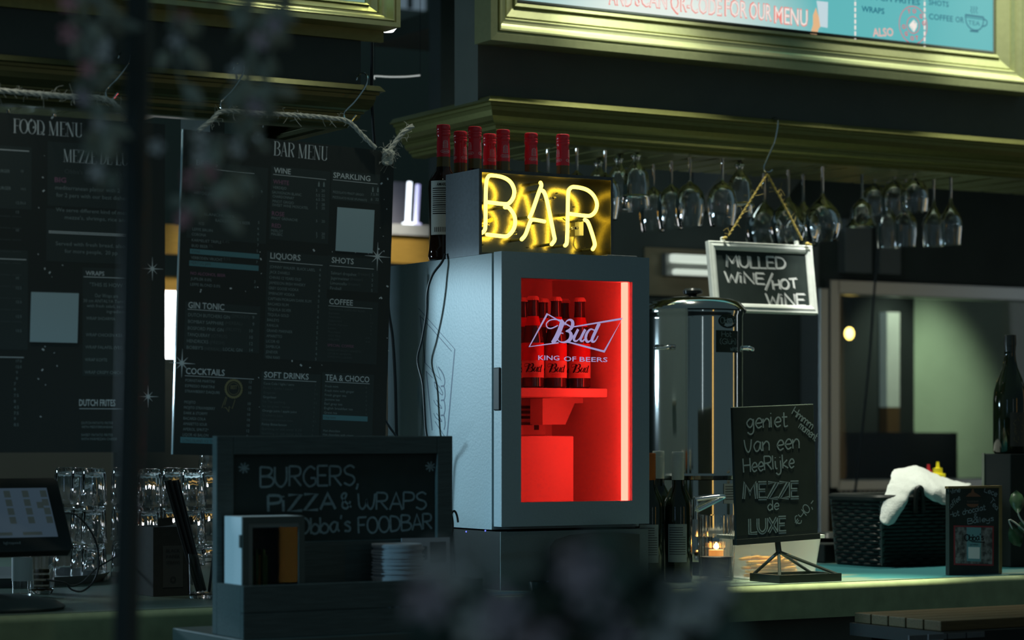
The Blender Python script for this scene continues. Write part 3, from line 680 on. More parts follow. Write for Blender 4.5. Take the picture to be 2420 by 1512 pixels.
def ln(pts, wd, smooth=True):
    line_px(mb, db, cB(pts), [q/5.4 for q in wd] if isinstance(wd, (list, tuple)) else wd/5.4, smooth)
def bud(f, s_=1.0):
    f([(600,580),(585,600),(560,680),(520,770),(480,840),(450,856)], [50*s_,62*s_,62*s_,60*s_,58*s_,30*s_])   # B stem
    f([(590,580),(500,566),(430,575),(385,618),(395,665),(440,680),(500,658),(530,640)], [16*s_]*8)
    f([(625,600),(600,640),(560,740),(520,825),(480,858)], [10*s_,18*s_,20*s_,16*s_,10*s_])
    f([(620,640),(640,590),(680,570),(715,590),(718,640),(690,690),(630,715)], [12*s_,16*s_,26*s_,44*s_,50*s_,36*s_,12*s_])
    f([(630,715),(680,725),(700,770),(680,825),(620,855),(560,850),(530,820),(540,770),(575,740),(600,745)], [14*s_,36*s_,54*s_,48*s_,26*s_,16*s_,14*s_,14*s_,14*s_,16*s_])
    f([(690,830),(740,760),(775,705)], [10*s_,12*s_,14*s_])
    f([(790,690),(750,770),(735,820),(760,842),(800,815),(850,740),(875,700)], [36*s_,38*s_,36*s_,24*s_,14*s_,14*s_,22*s_])
    f([(880,692),(835,780),(820,825),(845,842),(890,800),(905,770)], [38*s_,38*s_,34*s_,24*s_,14*s_,12*s_])
    f([(1000,705),(950,690),(905,735),(885,800),(905,848),(945,835),(985,770)], [16*s_,22*s_,34*s_,40*s_,34*s_,16*s_,12*s_])
    f([(1060,612),(1010,720),(965,825),(985,850),(1015,830),(1045,775)], [48*s_,46*s_,42*s_,28*s_,16*s_,12*s_])
def bowtie(f, t=1.0):
    f([(560,590),(395,495),(165,913),(540,862)], [18*t,18*t,16*t,18*t], False)
    f([(600,605),(690,655)], 18*t, False)
    f([(728,660),(1352,556),(1122,975),(655,852)], [16*t,26*t,26*t,20*t], False)
bud(ln); bowtie(ln)
for txt, x0, x1, y0 in (('KING', 280, 550, 1082), ('OF', 607, 765, 1096), ('BEERS', 808, 1165, 1102)):
    text_px(mb, db, txt, (1220+x0/5.4, 650+y0/5.4), 1220+x1/5.4, 62/5.4, bold=0.012)
part(door, 'etched_logo', mb, logo_glow)
# inside the fridge
part(fr, 'shelf', MB().box(LX0_+.001, LX1_-.004, 5.0, 5.268, 1.611, 1.633), fridge_in, bevel=.003)
part(fr, 'inner_housing', MB().box(LX0_+.001, 3.19, 5.05, 5.268, 1.328, 1.515), fridge_in, bevel=.003)
vb = part(fr, 'fan_cover', MB().box(LX0_+.001, 3.20, 5.20, 5.268, 1.5155, 1.61), fridge_in, bevel=.003)
mb = MB()
for py in (962, 974, 986, 1001):
    z = onY(1245, py, 5.2).z; x1 = onY(1256, py, 5.2).x
    mb.box(x1-.05, x1, 5.197, 5.2005, z-.0035, z+.0035); mb.box(x1-.13, x1-.06, 5.197, 5.2005, z-.0035, z+.0035)
q = onY(1267, 1010, 5.2); mb.box(q.x-.006, q.x+.006, 5.196, 5.2005, q.z-.006, q.z+.006)
part(vb, 'vent_slots', mb, black)
tb = yboard(1340, 960, 5.12)
mb = MB().prism(tb, [tb.loc(*q) for q in ((1282,941),(1413,938),(1400,952),(1358,953),(1336,1003),(1282,1003))], -.06, 0)
part(fr, 'drip_tray', mb, fridge_in)
part(fr, 'led_strip', MB().box(3.2320, 3.2415, 4.884, 4.9, 1.357, 1.8905), led_red)
mb = MB(); sbx = Board((FX0, 5.1, 1.6), (0, -1, 0), (0, 0, 1))
cS = lambda pts: [(960 + x/4.2, 700 + y/4.2) for x, y in pts]
def l2(pts, wd, smooth=False): line_px(mb, sbx, cS(pts), wd*1.35/4.2, smooth, lift=0.0006)
l2([(122,118),(483,525)], 6); l2([(482,525),(402,1440)], 17); l2([(140,190),(188,660)], 13); l2([(188,660),(268,745)], 6)
l2([(200,740),(258,1330)], 14); l2([(150,205),(450,545)], 7); l2([(200,745),(262,810)], 6)
for dy in (0, 140, 290):
    l2([(345,893+dy),(372,893+dy),(383,930+dy),(385,990+dy),(375,1035+dy)], 12, True)
l2([(318,700),(362,765),(382,830),(376,885),(345,893)], 12, True)
l2([(300,690),(345,835)], 5); l2([(278,850),(290,905),(350,975),(362,960),(330,900),(280,850)], 8, True)
for dy in (0, 130): l2([(272,1030+dy),(300,1080+dy),(355,1112+dy),(300,1030+dy)], 7, True)
l2([(250,740),(350,835)], 5); l2([(285,1240),(380,1390)], 7)
part(fr, 'side_print', mb, fridge_print)
hp = MB().box(FX1-.10, FX1-.012, 4.90, 4.96, FT, FT+.008)
part(fr, 'hinge_cover', hp, galv, bevel=.002)

# ================================================================== neon BAR sign in a steel box
BX0, BX1, BYf, BYb, BZ1 = 2.872, 3.256, 4.974, 5.136, 2.157
BZ0 = FT + .0005
bar = root('neon_bar_sign', 'steel box with glowing yellow neon tubes spelling BAR on top of the fridge', 'sign', (3.06, 5.05, FT))
mb = MB(); t = .0018
mb.box(BX0, BX0+t, BYf, BYb, BZ0, BZ1); mb.box(BX1-t, BX1, BYf, BYb, BZ0, BZ1); mb.box(BX0+t, BX1-t, BYf, BYb, BZ1-t, BZ1)
mb.box(BX0+t, BX1-t, BYf, BYb, BZ0, BZ0+t); mb.box(BX0+t, BX1-t, BYb-t, BYb, BZ0+t, BZ1-t)
for (x0, x1, z0, z1) in ((BX0, BX0+.008, BZ0, BZ1), (BX1-.006, BX1, BZ0, BZ1), (BX0+.008, BX1-.006, BZ1-.008, BZ1), (BX0+.008, BX1-.006, BZ0, BZ0+.006)):
    mb.box(x0, x1, BYf-.0016, BYf, z0, z1)
part(bar, 'case', mb, galv)
IN = 5.046
mb = MB(); e = .0006
mb.box(BX0+t, BX1-t, IN, IN+.001, BZ0+t, BZ1-t)
mb.box(BX0+t, BX0+t+e, BYf, IN, BZ0+t, BZ1-t); mb.box(BX1-t-e, BX1-t, BYf, IN, BZ0+t, BZ1-t)
mb.box(BX0+t+e, BX1-t-e, BYf, IN, BZ1-t-e, BZ1-t); mb.box(BX0+t+e, BX1-t-e, BYf, IN, BZ0+t, BZ0+t+e)
part(bar, 'reflector', mb, galv_tinted)
TY = 5.0
cN = lambda pts: [onY(1040 + x/5.762, 380 + y/5.762, TY) for x, y in pts]
NT = [[(560,985),(600,955),(618,880),(620,600),(628,320),(650,225),(700,198),(850,222),(955,285),(1008,390),(1000,490),(945,572),(875,588),(640,562)],
      [(885,632),(940,642),(1008,740),(1022,850),(990,950),(925,1018),(870,1028),(640,1003)],
      [(1368,298),(1378,340),(1345,430),(1255,690),(1218,765)],
      [(1385,402),(1418,430),(1460,560),(1545,985),(1558,1075),(1520,1135)],
      [(1420,825),(1270,802),(1225,835),(1165,1000),(1112,1068)],
      [(1703,1152),(1728,1090),(1738,720),(1745,450),(1768,378),(1830,355),(1985,388),(2085,465),(2135,575),(2120,675),(2062,738),(1985,748),(1770,722)],
      [(1972,803),(2010,832),(2050,930),(2098,1085),(2106,1150),(2080,1202)]]
letters = ['B', 'B', 'A', 'A', 'A', 'R', 'R']
for L_ in 'BAR':
    mb = MB()
    for pts, l_ in zip(NT, letters):
        if l_ != L_: continue
        P_ = smooth_path(cN(pts), 6); mb.tube(P_, .0048, 10)
        mb.ball(P_[0], .0048, 1, 10); mb.ball(P_[-1], .0048, 1, 10)
    part(bar, 'neon_letter', mb, neon)
for pts, l_ in zip(NT, letters):
    for e_ in (pts[0], pts[-1]):
        q = cN([e_])[0]; part(bar, 'blacked_tube_end', MB().tube([q + Vector((0, .005, 0)), Vector((q.x, IN, q.z))], .0035, 8), black)
for e_ in ((1545,505), (1850,915), (1010,985), (640,860)):
    q = cN([e_])[0]; part(bar, 'glass_support', MB().tube([Vector((q.x, TY+.002, q.z)), Vector((q.x, IN, q.z))], .003, 8).tube([q + Vector((-.008, .006, 0)), q + Vector((.010, .006, .001))], .0035, 8), glass)
mb = MB(); q0, q1 = cN([(575, 890)])[0], cN([(800, 780)])[0]
mb.tube([q0 + Vector((0, .02, 0)), q1 + Vector((0, .03, 0))], .0052, 10)
part(bar, 'electrode', mb, neon_dim)
q = cN([(2000, 900)])[0]
part(bar, 'transformer', MB().box(q.x-.008, q.x+.006, IN-.022, IN, q.z-.02, q.z+.02), white_plastic, bevel=.002)
for e_ in ((580,1140), (1190,1180), (1822,628), (1060,940), (1590,440), (1865,855)):
    q = onY(1040+e_[0]/5.762, 380+e_[1]/5.762, IN-.001); part(bar, 'rivet', MB().ball(q, .0032, .5, 10), black)
for c_ in [smooth_path(cN([(1760,770),(1800,800),(1900,820),(1960,790)]), 5), smooth_path(cN([(2010,1010),(2000,1110),(2030,1180),(2070,1170)]), 5)]:
    mb = MB().tube([p_ + Vector((0, .03, 0)) for p_ in c_], .0014, 6); part(bar, 'wire', mb, cord_m)

# ================================================================== red-capped bottles behind the neon box
HB = 0.339
def liqueur(loc, label, rot=0.0):
    L = Vector(loc); r = root('liqueur_bottle', label, 'bottle', L, 'red-capped amaretto bottles on the fridge')
    mb = MB().lathe(L, [(1e-6,.003),(.03,.0),(.036,.003),(.0385,.012),(.036,.035),(.034,.06),(.0345,.10),(.037,.15),(.0385,.18),(.037,.197),(.030,.212),(.021,.224),(.0175,.234)], 28)
    part(r, 'body', mb, amber_glass)
    part(r, 'neck', MB().lathe(L, [(.0175,.234),(.0168,.245),(.0166,.26)], 24), neck_glass)
    cap = MB().lathe(L, [(.0168,.2585),(.0168,.2595),(.0168,.285),(.0155,.308)] + [(.0155,.309),(.0168,.312),(.0172,.314),(.0172,.318),(.0165,.319),(.0172,.320),(.0172,.324),(.0165,.325),(.0172,.326),(.0172,.335),(.0165,.338),(.0150,.339),(1e-6,.339)], 28)
    cp = part(r, 'capsule', cap, red_cap)
    mb = MB()
    for da in (0, 2.0, 4.1):
        Wp = Wrap(L, .0169, a0 + .35 + rot + da)
        text_local(mb, Wp, 'CASONI', 0, .2695, .0038, .0165, bold=0.01, lift=.0003, center=True)
        mb.ribbon(Wp, [(.0125*math.cos(q*.3927)*(1 if True else 1), .2715+.0042*math.sin(q*.3927)) for q in range(17)], .0006, .0003)
        for i in range(6): mb.ribbon(Wp, [(-.007+.0012*(i % 2), .280+.003*i), (.007-.001*(i % 3), .280+.003*i)], .0007, .0008 - .00012*i)
        mb.ribbon(Wp, [(-.006,.281),(-.005,.297),(0,.299),(.005,.297),(.006,.281)], .0007, .0002)
    part(cp, 'capsule_print', mb, ink_white)
    lb = MB(); Wl = Wrap(L, .0385, -2.05)
    n = 12
    vs = []; 
    for i in range(n+1):
        a = -.036 + .062*i/n; vs += [Wl.P(a, .063, .0003), Wl.P(a, .197, .0003)]
    lb.add(vs, [(2*i, 2*i+2, 2*i+3, 2*i+1) for i in range(n)], True)
    lp = part(r, 'back_label', lb, label_white)
    tx = MB(); text_local(tx, Wl, 'AMARETTO', -.018, .184, .008, .040, bold=.02, lift=.0006)
    for i in range(13):
        tx.ribbon(Wl, [(-.030, .178-.0052*i), (.022, .178-.0052*i)], .0018 if i % 4 else .0024, .0006)
    for i in range(24): tx.ribbon(Wl, [(-.024+.0018*i, .070), (-.024+.0018*i, .082)], .0005 + .0008*((i*7) % 3 == 0), .0006)
    part(lp, 'label_print', tx, ink)
    return r
BOT = [(1048, 295, 5.952), (1088, 311, 6.083), (1122, 300, 5.99), (1157, 317, 6.135), (1189, 307, 6.05), (1255, 315, 6.118), (1330, 318, 6.143)]
ORD = ['leftmost', 'second', 'third', 'fourth', 'fifth', 'sixth', 'rightmost']
b0 = None
for i, (px, py, D) in enumerate(BOT):
    q = atD(px, py, D); loc = (q.x, q.y, FT)
    lab = 'whole red-capped amaretto bottle with a visible back label left of the neon box' if i == 0 else ('red-capped bottle on the fridge, rightmost behind the neon sign box' if i == 6 else f'red-capped bottle on the fridge, {ORD[i]} from the left behind the neon box')
    if b0 is None: b0 = liqueur(loc, lab)
    else:
        c = dup(b0, loc, lab); c.rotation_euler.z = (0, .55, .95, .1, .05, .12, .9)[i]

# ================================================================== beer bottles inside the fridge
def beer(loc, label):
    L = Vector(loc); r = root('beer_bottle', label, 'bottle', L, 'beer bottles on the fridge shelf'); R_ = .0272
    mb = MB().lathe(L, [(1e-6,.002),(R_-.004,0),(R_,.004),(R_,.118),(R_-.002,.13),(.021,.15),(.0155,.17),(.0130,.19),(.0125,.215),(.0135,.216),(.0135,.221)], 24)
    part(r, 'body', mb, beer_glass)
    part(r, 'crown_cap', MB().lathe(L, [(.0150,.2175),(.0152,.222),(.013,.226),(.0115,.228),(1e-6,.2285)], 42, rib=lambda q, z: 1 + (.05 if z < .2225 else 0)*math.cos(21*q)), label_cream)
    def band(name, mat, z0, z1, prof=None):
        n = 28; b_ = MB().lathe(L, prof or [(R_+.0003, z0), (R_+.0003, z1)], n); return part(r, name, b_, mat)
    band('main_label', label_red, .068, .112); lo = band('lower_label', label_cream, .026, .0678)
    band('neck_label', label_red, 0, 0, [(.0203,.1545),(.0172,.1655),(.0146,.178)])
    W2 = Wrap(L, R_+.0004, a0); tx = MB()
    k = .000072
    bud(lambda pts, wd, smooth=True: tx.ribbon(W2, sm2([((x-712)*k, .050-(y-715)*k) for x, y in pts], 4), [q*k*1.0 for q in (sm2([(v, 0) for v in wd], 4) and [z_[0] for z_ in sm2([(v, 0) for v in wd], 4)])], .0004))
    part(lo, 'script', tx, ink)
    t2 = MB()
    for i in range(3): t2.ribbon(W2, [(-.012, .0345-.003*i), (.012, .0345-.003*i)], .001, .0003)
    t2.ribbon(W2, [(.009*math.cos(q*.5236), .089+.009*math.sin(q*.5236)) for q in range(13)], .0012, .0003)
    t2.ribbon(W2, [(-.006, .089), (0, .096), (.006, .089), (0, .082), (-.006, .089)], .001, .0003)
    part(lo, 'fine_print', t2, label_red)
    return r
bb = None; SZ = 1.6335
NM = {(0, 0): 'front row left', (0, 1): 'front row middle', (0, 2): 'front row right', (1, 0): 'back row left', (1, 1): 'back row middle', (1, 2): 'back row right'}
for row, y, xs in ((0, 5.064, (3.079, 3.146, 3.216)), (1, 5.135, (3.092, 3.151, 3.214))):
    for i, x in enumerate(xs):
        lab = f'brown beer bottle on the red-lit fridge shelf, {NM[(row, i)]} of six'
        if bb is None: bb = beer((x, y, SZ), lab)
        else: dup(bb, (x, y, SZ), lab)
# ================================================================== right kiosk: glass rack and hanging glasses
ZS = zr(2.21); RY0, RY1 = 4.83*SR, 5.17*SR
GL = [  # stem column, stem top row, kind
 (1224,336,'wine'),(1276,330,'wine'),(1297,352,'wine'),(1393,347,'wine'),(1431,346,'wine'),(1419,374,'fluted'),
 (1477,362,'fluted'),(1516,354,'fluted'),(1565,386,'wine'),(1610,379,'wine'),(1652,374,'wine'),(1692,369,'wine'),(1748,379,'fluted'),
 (1814,408,'balloon'),(1870,402,'balloon'),(1898,412,'balloon'),(1927,396,'balloon'),
 (2037,413,'bell'),(2073,424,'coupe'),(2117,419,'coupe'),(2155,412,'coupe'),(2107,428,'tulip'),(2148,425,'tulip'),(2190,424,'tulip'),(2243,420,'tulip')]
gp = []
for px, py, kd in GL:
    q = onZ(px, py, ZS)
    if q.y > RY1 - .03: q = onY(px, py, RY1 - .03); q.z = ZS
    if q.y < RY0 + .03: q.y = RY0 + .03
    gp.append([q.x, q.y, kd])
RAD = {'wine': .0465, 'balloon': .0605, 'bell': .054, 'coupe': .047, 'tulip': .0395, 'fluted': .044}
def relax(lock_x):
    for _ in range(300):
        for i in range(len(gp)):
            for j in range(i):
                dx, dy = gp[i][0]-gp[j][0], gp[i][1]-gp[j][1]; need = RAD[gp[i][2]] + RAD[gp[j][2]] + .002
                d = math.hypot(dx, dy) or 1e-6
                if d < need:
                    if lock_x:
                        s_ = (math.sqrt(max(0, need*need - dx*dx)) - abs(dy)) / 2 * (1 if dy >= 0 else -1); gp[i][1] += s_; gp[j][1] -= s_
                    else:
                        s_ = (need-d)/2*.5; gp[i][0] += dx/d*s_; gp[j][0] -= dx/d*s_; gp[i][1] += dy/d*s_; gp[j][1] -= dy/d*s_
        for g in gp: g[1] = min(max(g[1], RY0+.035), RY1+.0)
relax(False)
# snap the stems of one slot onto a common line
order = sorted(range(len(gp)), key=lambda i: gp[i][0]); slots = []
for i in order:
    if slots and gp[i][0] - slots[-1][0] < .03: slots[-1][1].append(i)
    else: slots.append([gp[i][0], [i]])
SX = []
for _, ids in slots:
    m = sum(gp[i][0] for i in ids) / len(ids); SX.append(m)
    for i in ids: gp[i][0] = m
relax(True)
rk = root('glass_rack', 'gilt slotted rack board under the right canopy holding stemmed glasses', 'rack', (4.4, 5.85, ZS))
xs = [2.80*SR] + SX + [7.1]
allx = []
for i, x in enumerate(SX):
    allx.append(x)
    if i+1 < len(SX):
        n = int(round((SX[i+1]-x) / .11))
        for k in range(1, n): allx.append(x + (SX[i+1]-x)*k/n)
x = SX[0]
while x - .11 > 2.85*SR: x -= .11; allx.append(x)
x = SX[-1]
while x + .13 < 6.9: x += .13; allx.append(x)
allx.sort(); edges = [2.775*SR+.09] + allx + [7.1]
for i in range(len(edges)-1):
    a = edges[i] + (.009 if i else 0); b = edges[i+1] - (.009 if i+1 < len(edges)-1 else 0)
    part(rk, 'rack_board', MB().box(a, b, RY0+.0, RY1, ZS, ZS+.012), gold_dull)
part(rk, 'back_rail', MB().box(edges[0], 7.1, RY1-.012, RY1, ZS+.0125, ZS+.06), black)
part(rk, 'top_board', MB().box(edges[0], 7.1, RY0, RY1, ZS+.0605, ZS+.075), black)

def shell(outer, th=.0013):                       # outer wall from the stem to the rim, then back inside
    inner = [(max(1e-6, r-th), z) for r, z in reversed(outer)]
    inner[-1] = (1e-6, inner[-1][1] - .004)
    return inner
FOOT = [(1e-6, .0165), (.032, .0165), (.033, .0152), (.03, .0135), (.008, .0125), (.0042, .006)]
def gprof(kind):
    if kind == 'wine':
        o = [(.004,-.066),(.008,-.072),(.024,-.082),(.038,-.100),(.0445,-.125),(.0445,-.145),(.041,-.175),(.036,-.200)]
    elif kind == 'balloon':
        o = [(.0045,-.080),(.010,-.094),(.026,-.108),(.046,-.130),(.0575,-.160),(.059,-.180),(.054,-.205),(.047,-.222)]
    elif kind == 'bell':
        o = [(.0045,-.074),(.012,-.082),(.026,-.092),(.034,-.108),(.038,-.135),(.045,-.152),(.053,-.162)]
    elif kind == 'coupe':
        o = [(.0045,-.010),(.012,-.016),(.030,-.028),(.044,-.050),(.046,-.080),(.043,-.105),(.041,-.118)]
    elif kind == 'tulip':
        o = [(.0042,-.066),(.008,-.084),(.020,-.104),(.032,-.122),(.038,-.142),(.037,-.170),(.033,-.212)]
    else:
        o = [(.0075,-.004),(.011,-.007),(.015,-.013),(.011,-.019),(.0095,-.026),(.012,-.034),(.024,-.050),(.033,-.066),(.037,-.098),(.0385,-.126),(.043,-.130),(.0395,-.135),(.042,-.165)]
    return FOOT + o + shell(o[(1 if kind != 'fluted' else 5):])
NAMES = {'wine': ('wine_glass', 'round stemmed wine glass'), 'fluted': ('ice_cream_glass', 'fluted knob-stemmed glass'),
         'balloon': ('balloon_glass', 'large balloon wine glass'), 'bell': ('cocktail_glass', 'bell-shaped glass with flared rim'),
         'coupe': ('short_stemmed_glass', 'short-stemmed round glass'), 'tulip': ('tulip_glass', 'tapered tulip glass')}
ORDW = ['leftmost', 'second from left', 'third from left', 'fourth from left', 'fifth from left', 'sixth from left', 'seventh from left', 'eighth from left', 'ninth from left', 'tenth from left']
proto = {}; cnt = {}
byk = {}
for i, (px, py, kd) in enumerate(GL): byk.setdefault(kd, []).append((px, i))
for kd, lst in byk.items():
    lst.sort()
    for n, (px, i) in enumerate(lst):
        x, y, _ = gp[i]; loc = (x, y, ZS)
        pos = (ORDW[n] if n < len(lst)-1 else 'rightmost') + ' of its kind' if len(lst) > 1 else 'the only one'
        lab = f'{NAMES[kd][1]} hanging upside down from the rack, {pos}'
        if kd not in proto:
            r = root(NAMES[kd][0], lab, 'glass', loc, 'glasses hanging from the rack'); proto[kd] = r
            pr = gprof(kd); rib = (lambda q, z: 1 + (.05*math.cos(9*q) if -.125 < z < -.03 else 0)) if kd == 'fluted' else None
            nf = len(FOOT)
            part(r, 'foot_and_stem', MB().lathe(Vector(loc), FOOT + [(pr[nf][0], pr[nf][1])], 20), glass)
            part(r, 'bowl', MB().lathe(Vector(loc), [(1e-6, pr[nf][1]-.0003), (pr[nf][0]*.98, pr[nf][1]-.0003)] + pr[nf+1:], 36 if kd == 'fluted' else 28, rib=rib), glass)
        else: dup(proto[kd], loc, lab)

# ================================================================== hanging mulled wine board, hook and twine
MY = 4.72*SR
mbB = yboard(1800, 650, MY)
m0, m1 = onY(1685, 567, MY), onY(1930, 743, MY)
mx0, mx1 = m0.x, onY(1931, 660, MY).x; mz1, mz0 = (onY(1685, 567, MY).z + onY(1932, 577, MY).z)/2, (onY(1680, 735, MY).z + onY(1929, 743, MY).z)/2
fwid = .024
ms = root('hanging_chalkboard', 'small white-framed chalkboard advertising mulled wine, hung from the cornice', 'sign', ((mx0+mx1)/2, MY, mz0))
part(ms, 'frame', molded(mx0+fwid, mx1-fwid, mz0+fwid, mz1-fwid, [(-.001, MY+.006), (-.001, MY-.002), (.003, MY-.006), (.010, MY-.009), (.017, MY-.007), (.021, MY-.008), (.024, MY-.005), (.024, MY+.010), (-.001, MY+.010)]), wood_white)
part(ms, 'slate', MB().box(mx0+fwid-.004, mx1-fwid+.004, MY, MY+.005, mz0+fwid-.004, mz1-fwid+.004), board_black)
cC = lambda x, y: (1500 + x/3.024, 550 + y/3.024)
mb = MB()
for txt, x0, y0, x1, y1, h in (('MULLED', 682, 235, 1105, 252, 84), ('WiNE', 662, 345, 948, 362, 78), ('/', 945, 385, 1010, 385, 100), ('HOT', 1005, 402, 1180, 390, 68), ('WiNE', 945, 512, 1228, 518, 84)):
    hand(mb, mbB, txt, cC(x0, y0), cC(x1, y1), h/3.024, 12/3.024)
    hand(mb, mbB, txt, cC(x0+9, y0+6), cC(x1+7, y1+6), h/3.024, 5/3.024, lift=.001)
part(ms, 'chalk_lettering', mb, chalk)
for ex, ey in ((1722, 562), (1897, 573)):
    q = onY(ex, ey, MY); part(ms, 'eyelet', MB().lathe((q.x, q.y, mz1-.001), [(1e-6,0),(.007,0),(.007,.012),(.005,.014),(1e-6,.014)], 12), wood_white)
hp_ = [(1823,290,5.603),(1824,282,5.600),(1829,277.5,5.585),(1835,278.5,5.56),(1838,288,5.540),(1837,305,5.535),(1830,335,5.53),(1817,365,5.525),(1807,388,5.522),(1805,397,5.522),(1809,405,5.522),(1817,407,5.522),(1825,401,5.522)]
single('wire_hook', MB().tube(smooth_path([onY(*p_) for p_ in hp_], 6), .0025, 8), chrome, onY(1820, 340, 5.53), 'chrome S hook on the right cornice carrying the mulled wine board', 'hook')
ms.rotation_euler.x = -.14
tw = root('twine_loop', 'yellow twine looped over the hook above the mulled wine board', 'string', onY(1815, 470, MY))
top = onY(1813, 411, 5.522)
lk, rk_ = onY(1722, 560, MY+.018), onY(1896, 571, MY+.018)
part(tw, 'left_strand', rope([lk + Vector((0,0,.004)), lk.lerp(top, .45) + Vector((-.002,0,.0)), top], .0032, 2, fuzz=24, seed=3), twine_m)
part(tw, 'right_strand', rope([top + Vector((.001,0,-.001)), top.lerp(rk_, .55) + Vector((.003,0,0)), rk_ + Vector((0,0,.004))], .0032, 2, fuzz=24, seed=4), twine_m)
for ex, ey in ((1714, 562), (1908, 576)):
    q = onY(ex, ey, MY+.014); part(tw, 'knot', MB().ball(q, .0065, .8, 10).tube([q, q + Vector((-.012 if ex < 1800 else .012, -.003, -.003))], .003, 6), twine_m)

# ================================================================== stainless urn with mulled wine
UD = 6.45; uc = atD(1637, 1028, UD); uc.z = ZC
ur = root('hot_drinks_urn', 'tall stainless steel mulled wine urn with a domed lid behind the wine bottles', 'urn', uc)
zt = 1.517 + (1028-738)/5650*UD - ZC
zb_ = 1.517 - (1122-1028)/5650*UD - ZC
part(ur, 'body', MB().lathe(uc, [(.134, zb_+.006),(.1345, zb_+.02),(.1345, zb_+.03),(.1345, zt-.022),(.1345, zt-.012),(.137, zt-.006),(.137, zt)], 48), steel)
part(ur, 'band', MB().lathe(uc, [(.128, zb_-.012),(.140, zb_-.010),(.142, zb_),(.138, zb_+.006),(.12, zb_+.006)], 48), steel)
part(ur, 'heater_base', MB().lathe(uc, [(.12, .03),(.136,.032),(.137,.05),(.1385,.085),(.1345,.09),(.1345,.10),(.1345, zb_-.022),(.1345, zb_-.012)], 48), steel)
part(ur, 'foot_ring', MB().lathe(uc, [(.11,0),(.118,0),(.118,.03),(.11,.03)], 40), black)
lid = part(ur, 'lid', MB().lathe(uc, [(.130, zt),(.1445, zt),(.1455, zt+.004),(.143, zt+.008),(.139, zt+.014),(.128, zt+.026),(.105, zt+.035),(.06, zt+.040),(1e-6, zt+.042)], 48), steel)
part(lid, 'knob', MB().lathe(uc, [(.01, zt+.041),(.012, zt+.046),(.026, zt+.050),(.027, zt+.058),(.022, zt+.064),(1e-6, zt+.066)], 24), black_gloss)
for da, nm in ((-.62, 'handle'), (1.62, 'handle')):
    q = a0 + da; rad = Vector((math.cos(q), math.sin(q), 0)); tn = Vector((-math.sin(q), math.cos(q), 0)); zc_ = 1.517 + (1028-822)/5650*UD
    c0 = Vector((uc.x, uc.y, zc_)); h_ = MB()
    h_.tube(smooth_path([c0 + rad*.133 - tn*.021, c0 + rad*.148 - tn*.021, c0 + rad*.160 - tn*.016 - UP*.004, c0 + rad*.160 + tn*.016 - UP*.004, c0 + rad*.148 + tn*.021, c0 + rad*.133 + tn*.021], 4), .0055, 10)
    part(ur, nm, h_, chrome)
Wu = Wrap((uc.x, uc.y, 0), .1352, a0 + .70)
def wrapquad(W_, a0_, a1_, b0_, b1_, t, n=10):
    v = []
    for i in range(n+1):
        a = a0_ + (a1_-a0_)*i/n; v += [W_.P(a, b0_, t), W_.P(a, b1_, t)]
    return MB().add(v, [(2*i, 2*i+2, 2*i+3, 2*i+1) for i in range(n)], True)
zpx = lambda py: 1.517 + (1028-py)/5650*(UD-.12)
card = part(ur, 'name_card', wrapquad(Wu, -.040, .040, zpx(832), zpx(780), .0006), board_black)
mb = MB()
hand(mb, Wu, 'Hot', (-.024, zpx(795)), (.010, zpx(795)), .014, .0016, lift=.0012)
hand(mb, Wu, '(Gl\u00fch)', (-.030, zpx(812)), (.030, zpx(812)), .014, .0016, lift=.0012)
hand(mb, Wu, 'wine', (.006, zpx(828)), (.038, zpx(827)), .014, .0016, lift=.0012)
part(card, 'chalk_lettering', mb, chalk_dim)
st = MB(); v = [Wu.P(.033*math.cos(i*.2618), zpx(758)+.019*math.sin(i*.2618), .0006) for i in range(24)]; st.add(v, [tuple(range(24))])
stk = part(ur, 'round_sticker', st, board_black)
mb = MB(); hand(mb, Wu, "Obba's", (-.028, zpx(764)), (.028, zpx(762)), .016, .0016, lift=.0012)
part(stk, 'chalk_lettering', mb, chalk_dim)
lb = part(ur, 'data_plate', wrapquad(Wrap((uc.x, uc.y, 0), .1352, a0 + .80), -.03, .03, zpx(1190), zpx(1143), .0006), M('data_plate', (0.3,0.32,0.32), 0.5))
mb = MB(); Wq = Wrap((uc.x, uc.y, 0), .1352, a0 + .80)
for i in range(6): mb.ribbon(Wq, [(-.026, zpx(1150+6*i)), (.026, zpx(1150+6*i))], .002, .0012)
part(lb, 'print', mb, ink)
tq = a0 - .05; tr = Vector((math.cos(tq), math.sin(tq), 0)); tz = 1.517 - (1190-1028)/5650*6.3; tb0 = Vector((uc.x, uc.y, tz)) + tr*.132
tap = part(ur, 'tap', MB().tube([tb0, tb0 + tr*.055], .010, 12).tube([tb0 + tr*.05 + UP*.012, tb0 + tr*.05 - UP*.04], .009, 12), chrome)
l0 = onY(1708, 1176, tb0.y-.05); l1 = onY(1648, 1206, tb0.y-.075)
part(tap, 'lever', MB().tube(smooth_path([tb0 + tr*.05 + UP*.012, l0 + Vector((0,0,.004)), l0 + Vector((-.012,0,-.004)), l1], 5), .0055, 10), chrome)

